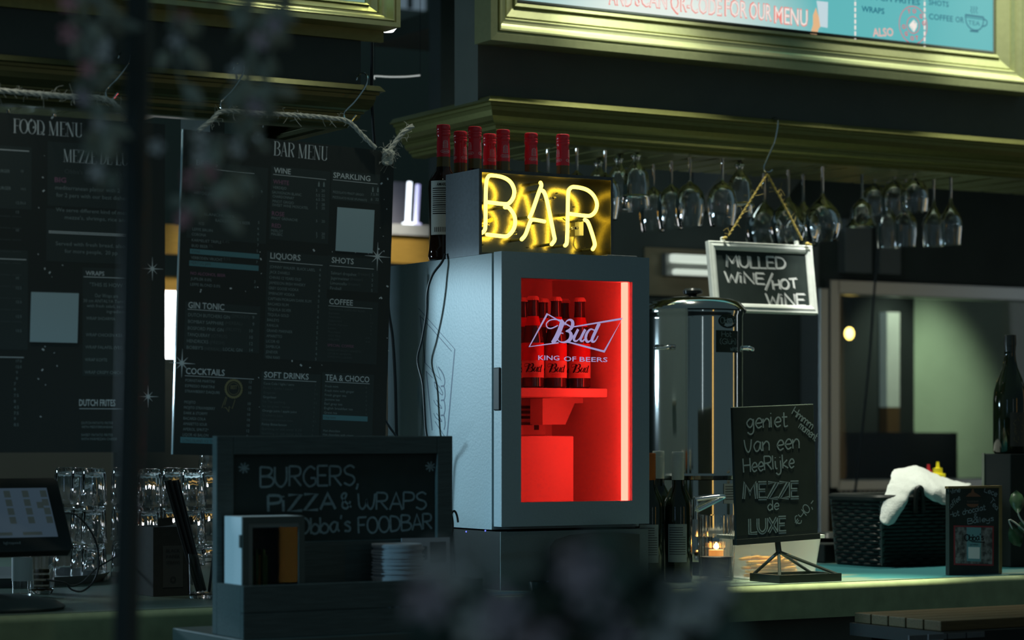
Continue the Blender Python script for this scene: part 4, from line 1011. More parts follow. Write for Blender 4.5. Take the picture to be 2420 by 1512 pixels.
# ================================================================== wine bottles right of the fridge
def wine(loc, label, capm, H=.325, R_=.0365, name='wine_bottle', group='wine bottles beside the fridge'):
    L = Vector(loc); r = root(name, label, 'bottle', L, group)
    part(r, 'body', MB().lathe(L, [(1e-6,.01),(.02,.006),(R_-.004,0),(R_,.005),(R_,.185),(R_-.002,.2),(R_-.008,.215),(.022,.228),(.0155,.240),(.0148,.262)], 28), green_glass)
    part(r, 'screw_cap', MB().lathe(L, [(.0152,.255),(.0156,.256),(.0156,.300)] + sum([[(.0156,.301+.004*i),(.0150,.302+.004*i),(.0156,.303+.004*i)] for i in range(4)], []) + [(.0156,H-.004),(.0148,H),(1e-6,H)], 24), capm)
    Wl = Wrap(L, R_, a0 - .1); lb = part(r, 'label', wrapquad(Wl, -.025, .025, .05, .145, .0004), M('label_grey', (0.26,0.30,0.30), 0.6))
    mb = MB()
    for i in range(12): mb.ribbon(Wl, [(-.021, .136-.006*i), (.014 if i < 4 else .021, .136-.006*i)], .0014, .0008)
    part(lb, 'label_print', mb, ink)
    return r
cap_w = M('cap_white', (0.55, 0.58, 0.54), 0.5, spec=0.3); cap_o = M('cap_orange', (0.45, 0.12, 0.02), 0.45, spec=0.3)
def bloc(px, D): q = atD(px, 1028, D); return (q.x, q.y, ZC)
wine(bloc(1602, 6.0), 'dark wine bottle with white screw cap, nearest the candle', cap_w)
wine(bloc(1556, 6.17), 'dark wine bottle with white screw cap, half hidden beside the fridge', cap_w, .326)
wine(bloc(1535, 5.97), 'dark wine bottle with orange screw cap tight against the fridge', cap_o, .322)

# ================================================================== candle in ribbed tumbler
cl = Vector(bloc(1693, 6.05))
cg = root('candle_holder', 'ribbed glass tumbler with burning tealight between wine bottle and chalkboard', 'candle', cl)
rib = lambda q, z: 1 + (.025*math.cos(28*q) if .015 < z < .150 else 0)
part(cg, 'tumbler', MB().lathe(cl, [(1e-6,.001),(.040,0),(.043,.004),(.0455,.08),(.0465,.165),(.0445,.165),(.0435,.08),(.041,.012),(1e-6,.010)], 112, rib=rib), glass)
zc0 = .080
part(cg, 'wax_filling', MB().lathe(cl, [(1e-6,.0115),(.0395,.0125),(.0405,zc0-.02),(.038,zc0-.018),(1e-6,zc0-.018)], 24), M('wax_dark', (0.10,0.08,0.06), 0.6))
tl = part(cg, 'tealight', MB().lathe(cl, [(1e-6,zc0-.0175),(.019,zc0-.0175),(.019,zc0-.003),(1e-6,zc0-.003)], 24), wax_m)
part(tl, 'flame', MB().lathe(cl, [(1e-6,zc0-.002),(.006,zc0+.001),(.0075,zc0+.005),(.005,zc0+.011),(1e-6,zc0+.017)], 12), flame_m)

# ================================================================== chalkboard stand "geniet"
GY = 4.80
g0, g1 = onY(1730, 962, GY), onY(1923, 954, GY)
gr_ = math.atan2(g1.z-g0.z, g1.x-g0.x)
G = yboard(1730, 962, GY, gr_)
gw = (g1-g0).length; gh = -G.loc(1742, 1286)[1]
gs = root('menu_stand', 'black chalkboard on a metal foot announcing mezze de luxe', 'sign', (onZ(1835, 1372, ZC).x, GY, ZC))
part(gs, 'board', MB().prism(G, [(0,-gh),(gw,-gh),(gw,0),(0,0)], -.008, 0), board_black, bevel=.002)
part(gs, 'edge_frame', MB().prism(G, [(-.003,-gh-.002),(gw+.003,-gh-.002),(gw+.003,-gh+.012),(-.003,-gh+.012)], -.012, .006), black_gloss)
cG = lambda x, y: (1500 + x/3.024, 950 + y/3.024)
mb = MB()
for txt, x0, y0, x1, y1, h, wd in (('geniet',800,188,1092,172,108,11), ('Van een',785,358,1178,330,112,11), ('HeeRl\u00ffke',778,502,1140,468,100,11), ('de',950,772,1030,768,72,9),
                                ('Hmmm',1122,82,1262,198,62,8), ('moment',1170,182,1288,280,62,7), ('\u20ac40,-',1170,885,1290,722,66,7)):
    hand(mb, G, txt, cG(x0,y0), cG(x1,y1), h/3.024, wd/3.024)
part(gs, 'chalk_lettering', mb, chalk_mid)
mb = MB(); m2 = MB()
for txt, x0, y0, x1, y1, h in (('MEZZE',778,692,1172,682,112), ('LUXE',822,938,1082,926,104)):
    hand(mb, G, txt, cG(x0,y0), cG(x1,y1), h/3.024, 26/3.024, 0); hand(m2, G, txt, cG(x0,y0), cG(x1,y1), h/3.024, 7/3.024, 0, lift=.0013)
part(gs, 'bold_lettering', mb, chalk_mid); part(gs, 'inline_strokes', m2, board_black)
q = onY(1838, 1284, GY+.004)
base = Vector((q.x+.004, GY+.005, ZC)); hz = ZC + .075
part(gs, 'pole', MB().tube([Vector((q.x, q.y+.004, q.z+.02)), Vector((base.x, base.y, hz))], .0075, 12), black_gloss)
fx0, fx1 = onZ(1768, 1372, ZC).x, onZ(1908, 1366, ZC).x
for c_ in ((fx0+.006, GY-.05), (fx1-.006, GY-.05), (fx0+.006, GY+.06), (fx1-.006, GY+.06)):
    part(gs, 'strut', MB().tube([Vector((base.x, base.y, hz)), Vector((c_[0], c_[1], ZC+.016))], .0042, 8), black_gloss)
mb = MB(); mb.box(fx0, fx1, GY-.058, GY-.046, ZC, ZC+.02); mb.box(fx0, fx1, GY+.054, GY+.066, ZC, ZC+.02); mb.box(fx0, fx0+.012, GY-.046, GY+.054, ZC, ZC+.02); mb.box(fx1-.012, fx1, GY-.046, GY+.054, ZC, ZC+.02)
part(gs, 'foot_frame', mb, black_gloss)

# tub with cinnamon sticks behind the stand
t0 = onY(1748, 1362, 4.93); t1 = onY(1926, 1362, 4.93)
tx0, tx1, ty0, ty1, th = t0.x+.012, t1.x-.004, 4.90, 5.03, .104
tub = root('plastic_tub', 'clear plastic tub half filled with cinnamon sticks behind the chalkboard stand', 'tub', ((tx0+tx1)/2, 4.96, ZC))
def taper(x0, x1, y0, y1, z0, z1, d): return [(x0+d,y0+d,z0),(x1-d,y0+d,z0),(x1-d,y1-d,z0),(x0+d,y1-d,z0),(x0,y0,z1),(x1,y0,z1),(x1,y1,z1),(x0,y1,z1)]
o_ = taper(tx0, tx1, ty0, ty1, ZC+.001, ZC+th, .012); i_ = taper(tx0+.0015, tx1-.0015, ty0+.0015, ty1-.0015, ZC+.0025, ZC+th, .012)
mb = MB().add(o_ + i_, [(3,2,1,0),(8,9,10,11)] + [(k, (k+1)%4, 4+(k+1)%4, 4+k) for k in range(4)] + [(8+(k+1)%4, 8+k, 12+k, 12+(k+1)%4) for k in range(4)] + [(4+k, 4+(k+1)%4, 12+(k+1)%4, 12+k) for k in range(4)])
part(tub, 'bowl', mb, tub_m)
mb = MB(); e = .007
mb.box(tx0-e, tx1+e, ty0-e, ty0, ZC+th-.003, ZC+th+.006); mb.box(tx0-e, tx1+e, ty1, ty1+e, ZC+th-.003, ZC+th+.006); mb.box(tx0-e, tx0, ty0, ty1, ZC+th-.003, ZC+th+.006); mb.box(tx1, tx1+e, ty0, ty1, ZC+th-.003, ZC+th+.006)
part(tub, 'rim', mb, white_plastic)
rnd = random.Random(11)
def cinn(c, ang, tilt, label):
    d = Vector((math.cos(ang)*math.cos(tilt), math.sin(ang)*math.cos(tilt), math.sin(tilt)))
    mb = MB(); s_ = d.cross(UP).normalized()*.0032
    for k in (-1, 1): mb.tube([c - d*.03 + s_*k, c + d*.03 + s_*k], .0036, 7)
    return single('cinnamon_stick', mb, cinnamon_m, c, label, 'cinnamon', 'cinnamon sticks in the tub')
n = 0
for lay in range(6):
    for k in range(8 if lay < 2 else 6):
        fx = (k + .5) / (8 if lay < 2 else 6)
        c = Vector((tx0 + .05 + (tx1-tx0-.10)*fx, (ty0+ty1)/2 + rnd.uniform(-.022,.022), ZC + .0075 + .0085*lay))
        cinn(c, rnd.uniform(-.5,.5), rnd.uniform(-.03,.03) if lay < 5 else rnd.uniform(-.1,.25), 'brown cinnamon stick lying in the clear plastic tub'); n += 1

# ================================================================== basket, cloth, squeeze bottles
k0 = onY(2082, 1330, 5.16); bx0, bx1, by0, by1 = k0.x, k0.x+.34, 5.16, 5.40
bh = .20
bk = root('wicker_basket', 'dark woven basket under a white cloth beside the small menu card', 'basket', ((bx0+bx1)/2, (by0+by1)/2, ZC))
def rrect(x0, x1, y0, y1, r, z, n=5, wob=0, ph=0):
    P_ = []
    for cx, cy, q0 in ((x1-r,y1-r,0),(x0+r,y1-r,90),(x0+r,y0+r,180),(x1-r,y0+r,270)):
        for i in range(n+1):
            q = math.radians(q0 + 90*i/n); P_.append(Vector((cx+r*math.cos(q), cy+r*math.sin(q), z)))
    out = []
    for i, p_ in enumerate(P_):                    # resample long sides so the weave can undulate
        nx = P_[(i+1) % len(P_)]; m = max(1, int((nx-p_).length/.012))
        for j in range(m): out.append(p_.lerp(nx, j/m))
    c = Vector(((x0+x1)/2, (y0+y1)/2, z))
    return [p_ + (p_-c).normalized()*wob*(1 if ((i//2)+ph) % 2 else -1) for i, p_ in enumerate(out)]
mb = MB()
for row in range(18):
    f = row/17; g = .012*(1-f)
    loop = rrect(bx0+g, bx1-g, by0+g, by1-g, .04, ZC+.007+(bh-.02)*f, 5, .0022, row % 2); loop.append(loop[0]); mb.tube(loop, .0058, 5, False)
part(bk, 'weave', mb, wicker_m)
part(bk, 'inner_wall', MB().add(taper(bx0+.006, bx1-.006, by0+.006, by1-.006, ZC+.004, ZC+bh-.01, .012), [(3,2,1,0)] + [(k, (k+1)%4, 4+(k+1)%4, 4+k) for k in range(4)]), black)
loop = rrect(bx0-.003, bx1+.003, by0-.003, by1+.003, .045, ZC+bh-.008); loop.append(loop[0])
part(bk, 'rim', MB().tube(loop, .010, 8, False), wicker_m)
hq = onY(2168, 1152, by0-.006); hx = hq.x
part(bk, 'handle', MB().tube(smooth_path([(hx-.014, by0-.012, ZC+bh-.05), (hx-.011, by0-.014, hq.z-.012), (hx, by0-.014, hq.z), (hx+.011, by0-.014, hq.z-.012), (hx+.016, by0-.012, ZC+bh-.05)], 5), .0075, 8), wicker_m)
# cloth draped over the basket: rows of control points (column, row, depth) -> one smooth sheet
CG = [[(2150,1140,7.15),(2112,1104,6.95),(2108,1118,6.74),(2096,1150,6.66),(2086,1190,6.62),(2075,1229,6.60)],
      [(2155,1130,7.15),(2135,1096,6.95),(2130,1120,6.72),(2114,1160,6.64),(2104,1200,6.59),(2090,1240,6.57)],
      [(2170,1124,7.15),(2166,1088,6.95),(2154,1122,6.74),(2146,1160,6.66),(2133,1200,6.61),(2108,1249,6.59)],
      [(2185,1126,7.15),(2184,1100,6.97),(2168,1118,6.74),(2158,1138,6.69),(2156,1150,6.68),(2152,1166,6.69)],
      [(2200,1128,7.15),(2200,1110,6.97),(2188,1126,6.74),(2182,1142,6.68),(2180,1152,6.67),(2178,1160,6.68)],
      [(2225,1134,7.15),(2228,1126,6.97),(2214,1142,6.72),(2208,1162,6.66),(2205,1174,6.65),(2203,1184,6.66)],
      [(2258,1140,7.15),(2258,1136,6.98),(2240,1150,6.76),(2234,1170,6.72),(2232,1182,6.71),(2230,1194,6.70)],
      [(2300,1146,7.15),(2296,1144,7.0),(2280,1156,6.82),(2272,1172,6.80),(2268,1184,6.79),(2262,1198,6.78)]]
mb = MB(); nr = len(CG[0]); vs = [atD(*p_) for col in CG for p_ in col]
mb.add(vs, [(nr*i+j, nr*i+j+1, nr*(i+1)+j+1, nr*(i+1)+j) for i in range(len(CG)-1) for j in range(nr-1)], True)
cl_o = single('cloth', mb, cloth_m, vs[14], 'crumpled white cloth draped over the dark basket', 'cloth')
m_ = cl_o.modifiers.new('s', 'SOLIDIFY'); m_.thickness = .004; m_.offset = 0
m_ = cl_o.modifiers.new('d', 'SUBSURF'); m_.levels = 3; m_.render_levels = 3
tex = bpy.data.textures.new('folds', 'CLOUDS'); tex.noise_scale = .045
m_ = cl_o.modifiers.new('f', 'DISPLACE'); m_.texture = tex; m_.strength = .013; m_.mid_level = .5
def squeeze(px, top, D, col, label, H):
    q = atD(px, top, D); L = Vector((q.x, q.y, ZC)); H = q.z - ZC
    r = root('sauce_bottle', label, 'bottle', L, 'squeeze bottles behind the basket')
    part(r, 'body', MB().lathe(L, [(1e-6,.002),(.024,0),(.027,.004),(.027,H-.075),(.024,H-.06)], 24), col)
    part(r, 'nozzle_cap', MB().lathe(L, [(.0235,H-.0595),(.0235,H-.037),(.0225,H-.035),(.0145,H-.0345),(.0145,H-.019),(.0065,H-.018),(.0042,H),(1e-6,H)], 24), col)
squeeze(2216, 1091, 7.2, yellow_plastic, 'yellow mustard squeeze bottle peeking over the white cloth', .28)
squeeze(2194, 1097, 7.28, M('red_plastic', (0.4,0.015,0.02), 0.4), 'red ketchup squeeze bottle almost hidden behind the mustard', .27)

# dark tray of odds and ends left of the basket
d0, d1 = onY(1948, 1332, 5.42), onY(2082, 1332, 5.42)
tr_ = root('black_tray', 'black box tray on the counter between cinnamon tub and basket', 'tray', ((d0.x+d1.x)/2, 5.5, ZC))
part(tr_, 'box', MB().box(d0.x, d1.x-.012, 5.42, 5.62, ZC+.0005, ZC+.056), crate_m, bevel=.004)
lb = MB(); 
rnd = random.Random(5)
B5 = yboard(2010, 1320, 5.4195)
for _ in range(9):
    x, y = rnd.uniform(2000, 2035), rnd.uniform(1300, 1318); c = B5.loc(x, y); lb.ribbon(B5, [c, (c[0]+.006, c[1]+rnd.uniform(-.004,.004))], .004, .0006)
part(tr_, 'faded_print', lb, M('olive_print', (0.10,0.11,0.03), 0.6))
p0 = onY(2018, 1283, 5.46); p1 = onY(2084, 1283, 5.46)
pk = root('snack_packet', 'flat packet with orange and white label lying on the black tray', 'packet', (p0.x+.04, 5.5, ZC+.057))
part(pk, 'wrapper', MB().box(p0.x, p1.x-.01, 5.45, 5.55, ZC+.0575, ZC+.072), label_white, bevel=.005)
BP = yboard(2050, 1278, 5.4495); mb = MB()
rect_px(mb, BP, 2022, 1281, 2033, 1275, .0008); rect_px(mb, BP, 2056, 1282, 2080, 1276, .0008)
part(pk, 'orange_stripe', mb, M('packet_orange', (0.7,0.2,0.04), 0.5))
q = onY(1985, 1285, 5.47)
single('spectacle_case', MB().lathe((q.x, 5.52, ZC+.0565), [(1e-6,0),(.035,.002),(.045,.012),(.035,.026),(1e-6,.03)], 20), black_gloss, (q.x, 5.52, ZC+.0565), 'rounded black case lying on the tray left of the packet', 'case')

# ================================================================== small framed menu card
KY = 4.79; K = yboard(2240, 1357, KY)
kw = K.loc(2367, 1357)[0]; kh = (K.loc(2240, 1148)[1] + K.loc(2367, 1148)[1])/2
kc = root('menu_card', 'small upright wood-edged chalk menu card with a printed poster on its lower half', 'sign', (K.P(kw/2, 0).x, KY, ZC))
dz = ZC + .0005 - K.P(0, 0).z
part(kc, 'board', MB().prism(K, [(0.006,dz),(kw-.010,dz),(kw-.010,kh-.006),(.006,kh-.006)], -.012, 0), board_black)
for nm, pts in (('wood_edge', [(kw-.010,dz),(kw,dz),(kw,kh),(kw-.010,kh)]), ('wood_edge', [(0,kh-.006),(kw-.0102,kh-.006),(kw-.0102,kh),(0,kh)]), ('dark_edge', [(.003,dz),(.006,dz),(.006,kh-.0062),(.003,kh-.0062)])):
    part(kc, nm, MB().prism(K, pts, -.012, .002), M('pine_edge', (0.22,0.16,0.06), 0.6, vary=.3, scale=30) if nm == 'wood_edge' else board_black)
cK = lambda x, y: (2220 + x/6.05, 1130 + y/6.05)
mb = MB()
for txt, x0, y0, x1, y1, h, wd in (('Wine',130,228,300,192,70,13), ('Lece',640,190,815,262,75,11), ('coffee',145,448,305,300,80,11), ('Tea',712,330,815,462,80,11),
                                  ('Hot chocolat',148,560,662,448,78,12), ('&',492,575,548,572,70,10), ('Baileys',405,652,775,604,76,12)):
    hand(mb, K, txt, cK(x0,y0), cK(x1,y1), h/6.05, wd/6.05)
part(kc, 'chalk_lettering', mb, chalk_mid)
mb = MB().prism(K, [K.loc(*cK(*p_)) for p_ in ((375,262),(420,215),(450,205),(465,150),(485,150),(495,200),(560,235),(590,262))], .0004, .0010)
mb.prism(K, [K.loc(*cK(*p_)) for p_ in ((385,365),(560,365),(545,395),(500,414),(450,414),(400,395))], .0004, .0010)
part(kc, 'brown_emblem', mb, M('emblem_brown', (0.20,0.09,0.05), 0.6))
mb = MB(); text_px(mb, K, 'FOODBAR', cK(395, 345), cK(560, 345)[0], 24/6.05, bold=.02); part(kc, 'emblem_word', mb, M('emblem_word', (0.12,0.10,0.08), 0.6))
mb = MB().prism(K, [K.loc(*cK(*p_)) for p_ in ((200,672),(775,682),(772,1252),(203,1238))], .0004, .0010)
po = part(kc, 'poster', mb, M('poster_red', (0.30,0.04,0.05), 0.6))
pm = bpy.data.materials.new('poster_pattern'); pm.use_nodes = True; nt = pm.node_tree; b = nt.nodes['Principled BSDF']; b.inputs['Roughness'].default_value = .5
tc = nt.nodes.new('ShaderNodeTexCoord'); nz = nt.nodes.new('ShaderNodeTexNoise'); nz.inputs['Scale'].default_value = 60; nz.inputs['Detail'].default_value = 4
cr = nt.nodes.new('ShaderNodeValToRGB'); cr.color_ramp.elements[0].position = .4; cr.color_ramp.elements[1].position = .62
cr.color_ramp.elements[0].color = (.05,.055,.055,1); cr.color_ramp.elements[1].color = (.26,.27,.27,1)
nt.links.new(tc.outputs['Object'], nz.inputs['Vector']); nt.links.new(nz.outputs['Fac'], cr.inputs[0]); nt.links.new(cr.outputs[0], b.inputs['Base Color'])
mb = MB().prism(K, [K.loc(*cK(*p_)) for p_ in ((222,694),(753,704),(750,1228),(225,1216))], .0011, .0014)
part(po, 'pattern', mb, pm)
mb = MB().prism(K, [K.loc(*cK(*p_)) for p_ in ((385,700),(590,704),(588,1190),(388,1184))], .0015, .0018); part(po, 'pale_strip', mb, print_blue)
mb = MB().prism(K, [K.loc(*cK(*p_)) for p_ in ((405,980),(570,984),(568,1152),(407,1146))], .0019, .0022); part(po, 'blank_square', mb, print_light)
mb = MB(); hand(mb, K, "Obba's", cK(355, 895), cK(625, 880), 90/6.05, 14/6.05, lift=.0024); line_px(mb, K, [cK(450,905), cK(640,915)], 2, lift=.0024)
text_px(mb, K, 'GET MENU', cK(425, 962), cK(545, 964)[0], 22/6.05, lift=.0024)
part(po, 'poster_lettering', mb, ink)

# ================================================================== black crate with sparkling wine bottle, plant
c0 = onY(2322, 1352, 5.10)
cr_ = root('black_crate', 'tall black box at the right end of the counter carrying a bottle', 'box', (c0.x+.13, 5.0, ZC))
part(cr_, 'box', MB().box(c0.x, c0.x+.27, 4.985, 5.10, ZC+.0005, ZC+.315), crate_m, bevel=.003)
part(cr_, 'corner_edge', MB().box(c0.x-.003, c0.x, 5.09, 5.10, ZC+.0005, ZC+.317), M('pale_edge', (0.2,0.22,0.16), 0.6))  # paler strip down the rear left corner
def champ(x, y, label):
    L = Vector((x, y, ZC+.3155)); r = root('sparkling_wine_bottle', label, 'bottle', L, 'bottles on the black box')
    part(r, 'body', MB().lathe(L, [(1e-6,.01),(.042,0),(.0465,.006),(.0465,.15),(.044,.175),(.034,.21),(.022,.24),(.0165,.265),(.0150,.30),(.0165,.302),(.0165,.312)], 28), green_glass)
    part(r, 'foil', MB().lathe(L, [(.0158,.285),(.0162,.3015),(.0172,.302),(.0172,.318),(.0165,.332),(1e-6,.334)], 24), black_gloss)
    Wl = Wrap(L, .0466, a0 + .45); lb = part(r, 'label', wrapquad(Wl, -.03, .04, .02, .115, .0004), M('label_dark', (0.035,0.035,0.03), 0.5))
    mb = MB(); rnd = random.Random(9)
    for i in range(26):
        a, b_ = rnd.uniform(-.02, .036), rnd.uniform(.03, .105); mb.ribbon(Wl, [(a, b_), (a+rnd.uniform(-.008,.008), b_+rnd.uniform(.002,.01))], .0016, .0009)
    part(lb, 'gilt_pattern', mb, M('label_gilt', (0.14,0.11,0.05), 0.5))
champ(c0.x+.050, 5.043, 'dark sparkling wine bottle standing on the black box at right')
champ(c0.x+.160, 5.043, 'second dark bottle on the black box, cut off by the right picture edge')
pq = atD(2468, 1028, 6.36); L = Vector((pq.x, pq.y, ZC))
pl = root('potted_plant', 'green leafy plant at the right picture edge in front of the black box', 'plant', L)
part(pl, 'pot', MB().lathe(L, [(1e-6,.001),(.032,.001),(.043,.08),(.045,.085),(.04,.085),(.038,.07),(1e-6,.07)], 24), crate_m)
for i, (tx, ty, md) in enumerate(((2398,1262,(2388,1228)), (2404,1190,(2412,1226)), (2440,1150,(2450,1200)), (2490,1190,(2475,1220)), (2428,1240,(2440,1235)))):
    tip = atD(tx, ty, 6.33); mid = atD(md[0], md[1], 6.32)
    P_ = smooth_path([L + Vector((0,0,.071)), mid, tip], 5)
    part(pl, 'stem', MB().tube(P_, .0022, 6), leaf_m)
    mb = MB(); d = (P_[-1]-P_[-4]).normalized(); s_ = d.cross(FV).normalized(); vs = []
    prof = [(0,0),(.3,.75),(.55,1),(.8,.7),(1,0)]
    for t, wv in prof: c = tip + d*(t*.07-.03); vs += [c + s_*.021*wv, c - FV*.004*wv, c - s_*.021*wv]
    mb.add(vs, [(3*j+k, 3*j+k+1, 3*j+k+4, 3*j+k+3) for j in range(4) for k in range(2)], True)
    lf = part(pl, 'leaf', mb, M('plant_leaf', (0.03,0.075,0.03), 0.4, vary=.3, scale=40)); m_ = lf.modifiers.new('s','SOLIDIFY'); m_.thickness = .0008

# ================================================================== wooden bar table in front, lower right
TZ = 1.12
t0 = onZ(2018, 1447, TZ); ty1 = t0.y; ty0 = onZ(2140, 1470, TZ).y - .02; txa = t0.x
tbl = root('bar_table', 'slatted wooden bar table with black metal frame in front of the counter', 'table', (txa+.7, (ty0+ty1)/2, 0))
n = 5
for i in range(n):
    ya = ty0 + (ty1-ty0)*i/n; part(tbl, 'slat', MB().box(txa, txa+1.4, ya+.002, ya+(ty1-ty0)/n-.002, TZ-.022, TZ), wood_brown, bevel=.002)
mb = MB(); mb.box(txa-.012, txa+1.41, ty0-.02, ty0+.004, TZ-.05, TZ-.0225); mb.box(txa-.012, txa+1.41, ty1-.02, ty1, TZ-.05, TZ-.0225); mb.box(txa-.012, txa+.02, ty0+.004, ty1-.02, TZ-.05, TZ-.0225)
part(tbl, 'metal_frame', mb, crate_m)
for i in range(4):
    q = onZ(2105+55*i*1.25, 1470, TZ); part(tbl, 'frame_plate', MB().box(q.x, q.x+.05, ty0-.024, ty0-.0205, TZ-.036, TZ-.024), galv)
for x in (txa+.05, txa+1.35):
    for y in (ty0+.02, ty1-.04): part(tbl, 'leg', MB().box(x-.02, x+.02, y-.015, y+.015, 0, TZ-.0505), crate_m)

# ================================================================== back of the right kiosk
hd0, hd1 = onY(1640, 480, YB-.02), onY(1775, 480, YB-.02)
hz1 = onY(1700, 395, YB-.3).z; hz0 = onY(1700, 500, YB-.02).z
hood = root('extractor_hood', 'grey steel extractor hood sloping out from the back wall above the urn', 'hood', ((hd0.x+hd1.x)/2, YB-.1, hz0))
mb = MB().add([(hd0.x,YB-.02,hz0),(hd1.x+.1,YB-.02,hz0),(hd1.x+.1,YB-.001,hz1+.2),(hd0.x,YB-.001,hz1+.2),(hd0.x,YB-.35,hz1+.1),(hd1.x+.1,YB-.35,hz1+.1),(hd1.x+.1,YB-.35,hz1+.2),(hd0.x,YB-.35,hz1+.2)],
              [(0,1,5,4),(4,5,6,7),(0,4,7,3),(1,2,6,5),(3,7,6,2)])
part(hood, 'canopy', mb, wall_steel)
w0, w1 = onY(1520, 590, YB), onY(1790, 590, YB)
S('trim_5', MB().box(w0.x, w1.x, YB-.012, YB-.001, onY(1600, 700, YB).z, onY(1600, 588, YB).z), M('splashback_warm_lit', (0.30,0.26,0.18), 0.4, .5, vary=.3, scale=6))  # steel coloured brown for the warm light falling on it
l0, l1 = onY(1588, 600, YB-.06), onY(1740, 600, YB-.06)
tubel = M('shelf_tube', (0.8,0.85,0.8), .5, emit=(0.85,0.95,0.82), es=.62)
lf = root('wall_light', 'pair of pale tube lights on the back wall behind the urn lid', 'light', (l0.x, YB-.05, onY(1640, 640, YB).z))
for ya, yb_, xo in ((602, 622, 0), (637, 650, .012)):
    part(lf, 'tube', MB().box(l0.x+xo, l1.x, YB-.07, YB-.04, onY(1640, yb_, YB-.06).z, onY(1640, ya, YB-.06).z), tubel, bevel=.006)
part(lf, 'bracket', MB().box(l0.x-.012, l1.x, YB-.039, YB-.0125, onY(1640, 652, YB-.06).z, onY(1640, 600, YB-.06).z), wall_steel)
for a_, b_, c_, d_, i in ((1998,2062,520,690,0), (2080,2130,470,690,1), (1880,1936,560,680,2)):
    p0_, p1_ = onY(a_, d_, YB-.05), onY(b_, c_, YB-.05)
    z1_ = p1_.z if i != 1 else p1_.z
    o_ = single('cupboard_door', MB().box(p0_.x, p1_.x, YB-.05, YB-.001, HZ1+.06 if i < 2 else p0_.z, z1_), M('cupboard_grey', (0.16,0.18,0.19), .5, vary=.15, scale=8), (p0_.x, YB-.03, p0_.z),
        ['grey steel cupboard door above the hatch, left of the hanging cable', 'grey steel cupboard door above the hatch, right of the hanging cable', 'narrow dark steel cupboard beside the mulled wine board'][i], 'cupboard', bevel=.004)
cpts = [onY(2086, 440, 6.5), onY(2078, 560, 6.5), onY(2066, 690, 6.55), onY(2056, 830, 6.55), onY(2044, 960, 6.55), onY(2026, 1120, 6.5), onY(2008, 1255, 6.45)]
cpts[-1].z = max(cpts[-1].z, ZC+.004)
single('hanging_cable', MB().tube(smooth_path(cpts, 6), .0042, 8), cord_m, cpts[3], 'black cable hanging down in front of the kitchen hatch', 'cable')
# things in the kitchen seen through the hatch
q = onY(2007, 788, 7.5)
kb = root('kitchen_bulb', 'glowing yellow bulb seen through the kitchen hatch', 'lamp', q)
part(kb, 'bulb', MB().ball(q, .019, 1.3, 16), lamp_warm); part(kb, 'flex', MB().tube([q + Vector((0,0,.024)), Vector((q.x, q.y, 2.99))], .003, 6), cord_m)
q0, q1 = onY(1960, 1130, 7.75), onY(2160, 1000, 7.75)
single('kitchen_cabinet', MB().box(q0.x-.1, q1.x, 7.75, 8.09, 0, 2.25), M('cabinet_black', (0.03,0.038,0.036), .6), (q0.x, 7.9, 0), 'tall black cabinet in the kitchen left half of the hatch', 'cabinet')
q0, q1 = onY(2096, 962, 7.70), onY(2126, 738, 7.70)
col = root('white_column', 'white upright column in the kitchen behind the hanging cable', 'column', (q0.x, 7.72, 0))
lamp('column_fill', 'SPOT', (q0.x+.05, 7.25, 2.55), (q0.x+.04, 7.70, 1.75), 22, (0.85, 1.0, 0.78), spot_size=0.75, spot_blend=0.8, shadow_soft_size=0.02)  # added spot that brightens the kitchen column
part(col, 'upper', MB().box(q0.x, q1.x, 7.70, 7.748, q0.z, q1.z), M('column_white', (0.8,0.85,0.75), .4, vary=.1, scale=9))
part(col, 'lower', MB().box(q0.x, q1.x, 7.70, 7.748, 0, q0.z-.0005), M('column_brown', (0.12,0.07,0.03), .5))
q0, q1 = onY(1960, 1200, 7.45), onY(2262, 1022, 7.45)
single('worktop_unit', MB().box(q0.x-.1, q1.x, 7.45, 7.65, 0, q1.z), M('unit_grey', (0.13,0.15,0.16), .5), (q0.x, 7.5, 0), 'low grey kitchen unit along the bottom of the hatch', 'cupboard')
# ================================================================== left kiosk: hanging menus
MYL = 4.715
def c1(x, y): return (x/3.024, y/3.024)
def c2(x, y): return (x/3.024, 400 + y/3.024)
def c3(x, y): return (x/2.284, 850 + y/2.284)
def c4(x, y): return (400 + x/3.024, 150 + y/3.024)
def c5(x, y): return (400 + x/3.024, 580 + y/3.024)
def star(mb, B, px, py, r, r2=None):
    c = B.loc(px, py); k = depth(B.P(*c))/FPX
    for i in range(8):
        q = i*math.pi/4; L_ = (r if i % 2 == 0 else (r2 or r*.6))*k
        mb.ribbon(B, [(c[0], c[1]), (c[0]+L_*.35*math.cos(q), c[1]+L_*.35*math.sin(q)), (c[0]+L_*math.cos(q), c[1]+L_*math.sin(q))], [r*.16*k, r*.07*k, r*.012*k], .0011)
    mb.add([B.P(c[0]+r*.14*k*math.cos(i*.5236), c[1]+r*.14*k*math.sin(i*.5236), .0006) for i in range(12)], [tuple(range(12))])
def confetti(mb, B, boxpx, n, seed):
    rd = random.Random(seed)
    for _ in range(n):
        c = B.loc(rd.uniform(boxpx[0], boxpx[2]), rd.uniform(boxpx[1], boxpx[3])); k = depth(B.P(*c))/FPX; q = rd.uniform(0, 3.14); s_ = rd.uniform(1, 4)*k
        mb.ribbon(B, [c, (c[0]+s_*1.6*math.cos(q), c[1]+s_*1.6*math.sin(q))], s_, .0010)
